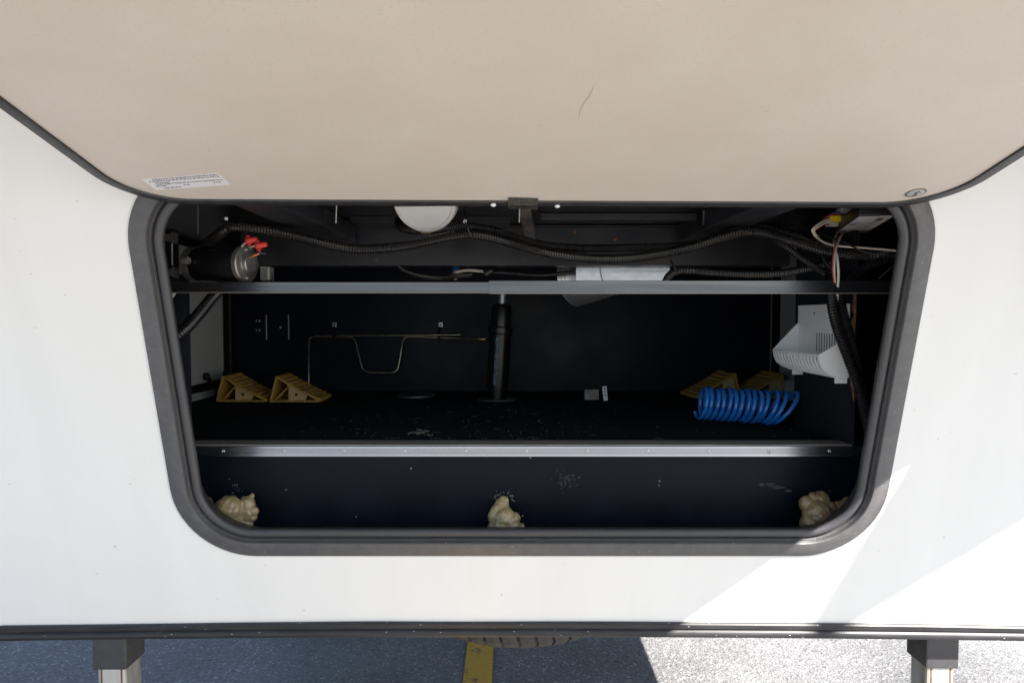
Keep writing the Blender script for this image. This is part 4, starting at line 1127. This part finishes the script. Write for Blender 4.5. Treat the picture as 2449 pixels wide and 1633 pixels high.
# ------------------------------------------------------------------ debris on the carpet
m = MB()
for i in range(300):
    if i < 190:
        px, py = random.gauss(1130, 190), random.uniform(966, 1050)
    else:
        px, py = random.uniform(480, 2020), random.uniform(966, 1050)
    p = on_z(px, py, SHZ + 0.001)
    if p.y > YB - 0.02 or p.x > 0.79: continue
    if random.random() < 0.14:
        a_ = random.uniform(-0.5, 0.5); l_ = random.uniform(0.003, 0.011)
        d_ = Vector((math.cos(a_), math.sin(a_), 0)) * l_
        m.tube([p - d_, p + Vector((0, 0, 0.0008)), p + d_], 0.0003, 4)
    else:
        s_ = random.uniform(0.0005, 0.0016)
        m.box(p + Vector((0, 0, s_ / 2)), (s_ * random.uniform(0.8, 2), s_, s_), (0, 0, random.uniform(0, 3)))
o = m.build('carpet_debris', 'debris', None); tag(o, 'crumbs and fibres scattered on the black carpet', kind='stuff')
m = MB()
for i in range(26):
    p = on_z(1006 + random.gauss(0, 13), 1034 + random.gauss(0, 3), SHZ + 0.002)
    m.box(p, (random.uniform(0.003, 0.010), random.uniform(0.003, 0.008), 0.0012), (random.uniform(-0.4, 0.4), random.uniform(-0.4, 0.4), random.uniform(0, 3)))
o = m.build('crushed_leaf', 'debris', None); tag(o, 'crushed dry leaf on the carpet near the shelf edging', 'leaf')

# ------------------------------------------------------------------ landing jacks
def jack(pxa, pxb, pyb, label):
    a, b = P(pxa, pyb, 1.47), P(pxb, pyb, 1.47)
    w_ = b.x - a.x; cx = (a.x + b.x) / 2; zb_ = a.z
    t = empty('landing_jack', (cx, 1.47 + w_ / 2, 0), label, 'landing jack', 'landing jacks under the front wall')
    MB().slab((a.x, 1.47, zb_), (b.x, 1.47 + w_, 0.792), bev=0.004).build('outer_sleeve', 'sleeve', t)
    i_ = 0.0062
    leg = MB().slab((a.x + i_, 1.47 + i_, 0.02), (b.x - i_, 1.47 + w_ - i_, zb_ + 0.1), bev=0.006).build('inner_leg', 'leg_steel', t)
    for x in (a.x + i_ + 0.008, b.x - i_ - 0.011):
        MB().slab((x, 1.47 + i_ - 0.0006, 0.3), (x + 0.004, 1.47 + i_ + 0.002, zb_ - 0.001)).build('rust_streak', 'rust', leg)
    MB().slab((a.x - 0.06, 1.41, 0.004), (b.x + 0.06, 1.47 + w_ + 0.06, 0.0195)).build('foot_plate', 'sleeve', t)
    return t
jack(222, 302, 1601.5, 'silver landing leg in a black sleeve on the left, in shade')
jack(2215, 2293, 1599, 'silver landing leg in a black sleeve on the right, before sunlit asphalt')

# ------------------------------------------------------------------ spare tyre slung flat under the floor
TC = Vector((0.022, 2.14, 0.535)); RT = 0.355
ty = empty('spare_tyre', TC, 'black spare tyre slung flat under the trailer behind the trim', 'tyre')
prof = [(0.0, 0.24), (0.0, RT - 0.075), (0.006, RT - 0.040), (0.020, RT - 0.018), (0.035, RT - 0.014), (0.165, RT - 0.014), (0.18, RT - 0.018), (0.195, RT - 0.04), (0.20, RT - 0.075), (0.20, 0.24)]
m = MB()
nn = 96
loops = [[TC + Vector((r_ * math.cos(2 * math.pi * k / nn), r_ * math.sin(2 * math.pi * k / nn), d)) for k in range(nn)] for d, r_ in prof]
m.rings(loops, closed=False, cap=False); m.rings([loops[-1], loops[0]], cap=False)
m.build('carcass', 'tyre_rubber', ty, smooth=40)
m = MB(); m.lathe(TC + Vector((0, 0, 0.06)), (0, 0, 1), [(0, 0.24), (0.01, 0.235), (0.012, 0.1), (0.04, 0.09), (0.04, 0)], 40); m.build('rim', 'zinc', ty, smooth=30)
NB = 44
bw_ = 2 * math.pi / NB
m = MB()
zz = [0.010, 0.030, 0.055, 0.085, 0.115, 0.145, 0.17, 0.190]
zig = [0.0, 0.06, -0.10, 0.10, -0.10, 0.10, -0.06, 0.0]
loops = []
for z_, g_ in zip(zz, zig):
    ro = RT - (0.022 if z_ in (0.010, 0.190) else 0.004 if z_ in (0.030, 0.17) else 0.0)
    ri = RT - (0.034 if z_ in (0.010, 0.190) else 0.018)
    l_ = []
    for a_, rr in ((0.06 + g_, ri), (0.06 + g_, ro), (0.47 + g_, ro + 0.0006), (0.88 + g_, ro), (0.88 + g_, ri)):
        t_ = bw_ * a_ - math.pi / 2
        l_.append(TC + Vector((rr * math.cos(t_), rr * math.sin(t_), z_)))
    loops.append(l_)
m.rings(loops); blk = m.build('tread_block', 'tyre_rubber', ty)
for k in range(1, NB):
    c = blk.copy(); COL.objects.link(c); c.parent = ty; c.rotation_euler = (0, 0, bw_ * k)
m = MB(); m.rings([[TC + Vector((r_ * math.cos(2 * math.pi * k / nn), r_ * math.sin(2 * math.pi * k / nn), d)) for k in range(nn)] for d, r_ in ((0.0065, RT - 0.0375), (0.0005, RT - 0.066), (-0.001, RT - 0.066), (0.004, RT - 0.0365))], closed=True)
m.build('dusty_shoulder', 'tyre_dust', ty, smooth=60)
MB().cyl(TC + Vector((0, 0, 0.1)), (TC.x, TC.y, 0.796), 0.012, 12).build('hanger', 'sleeve', ty)
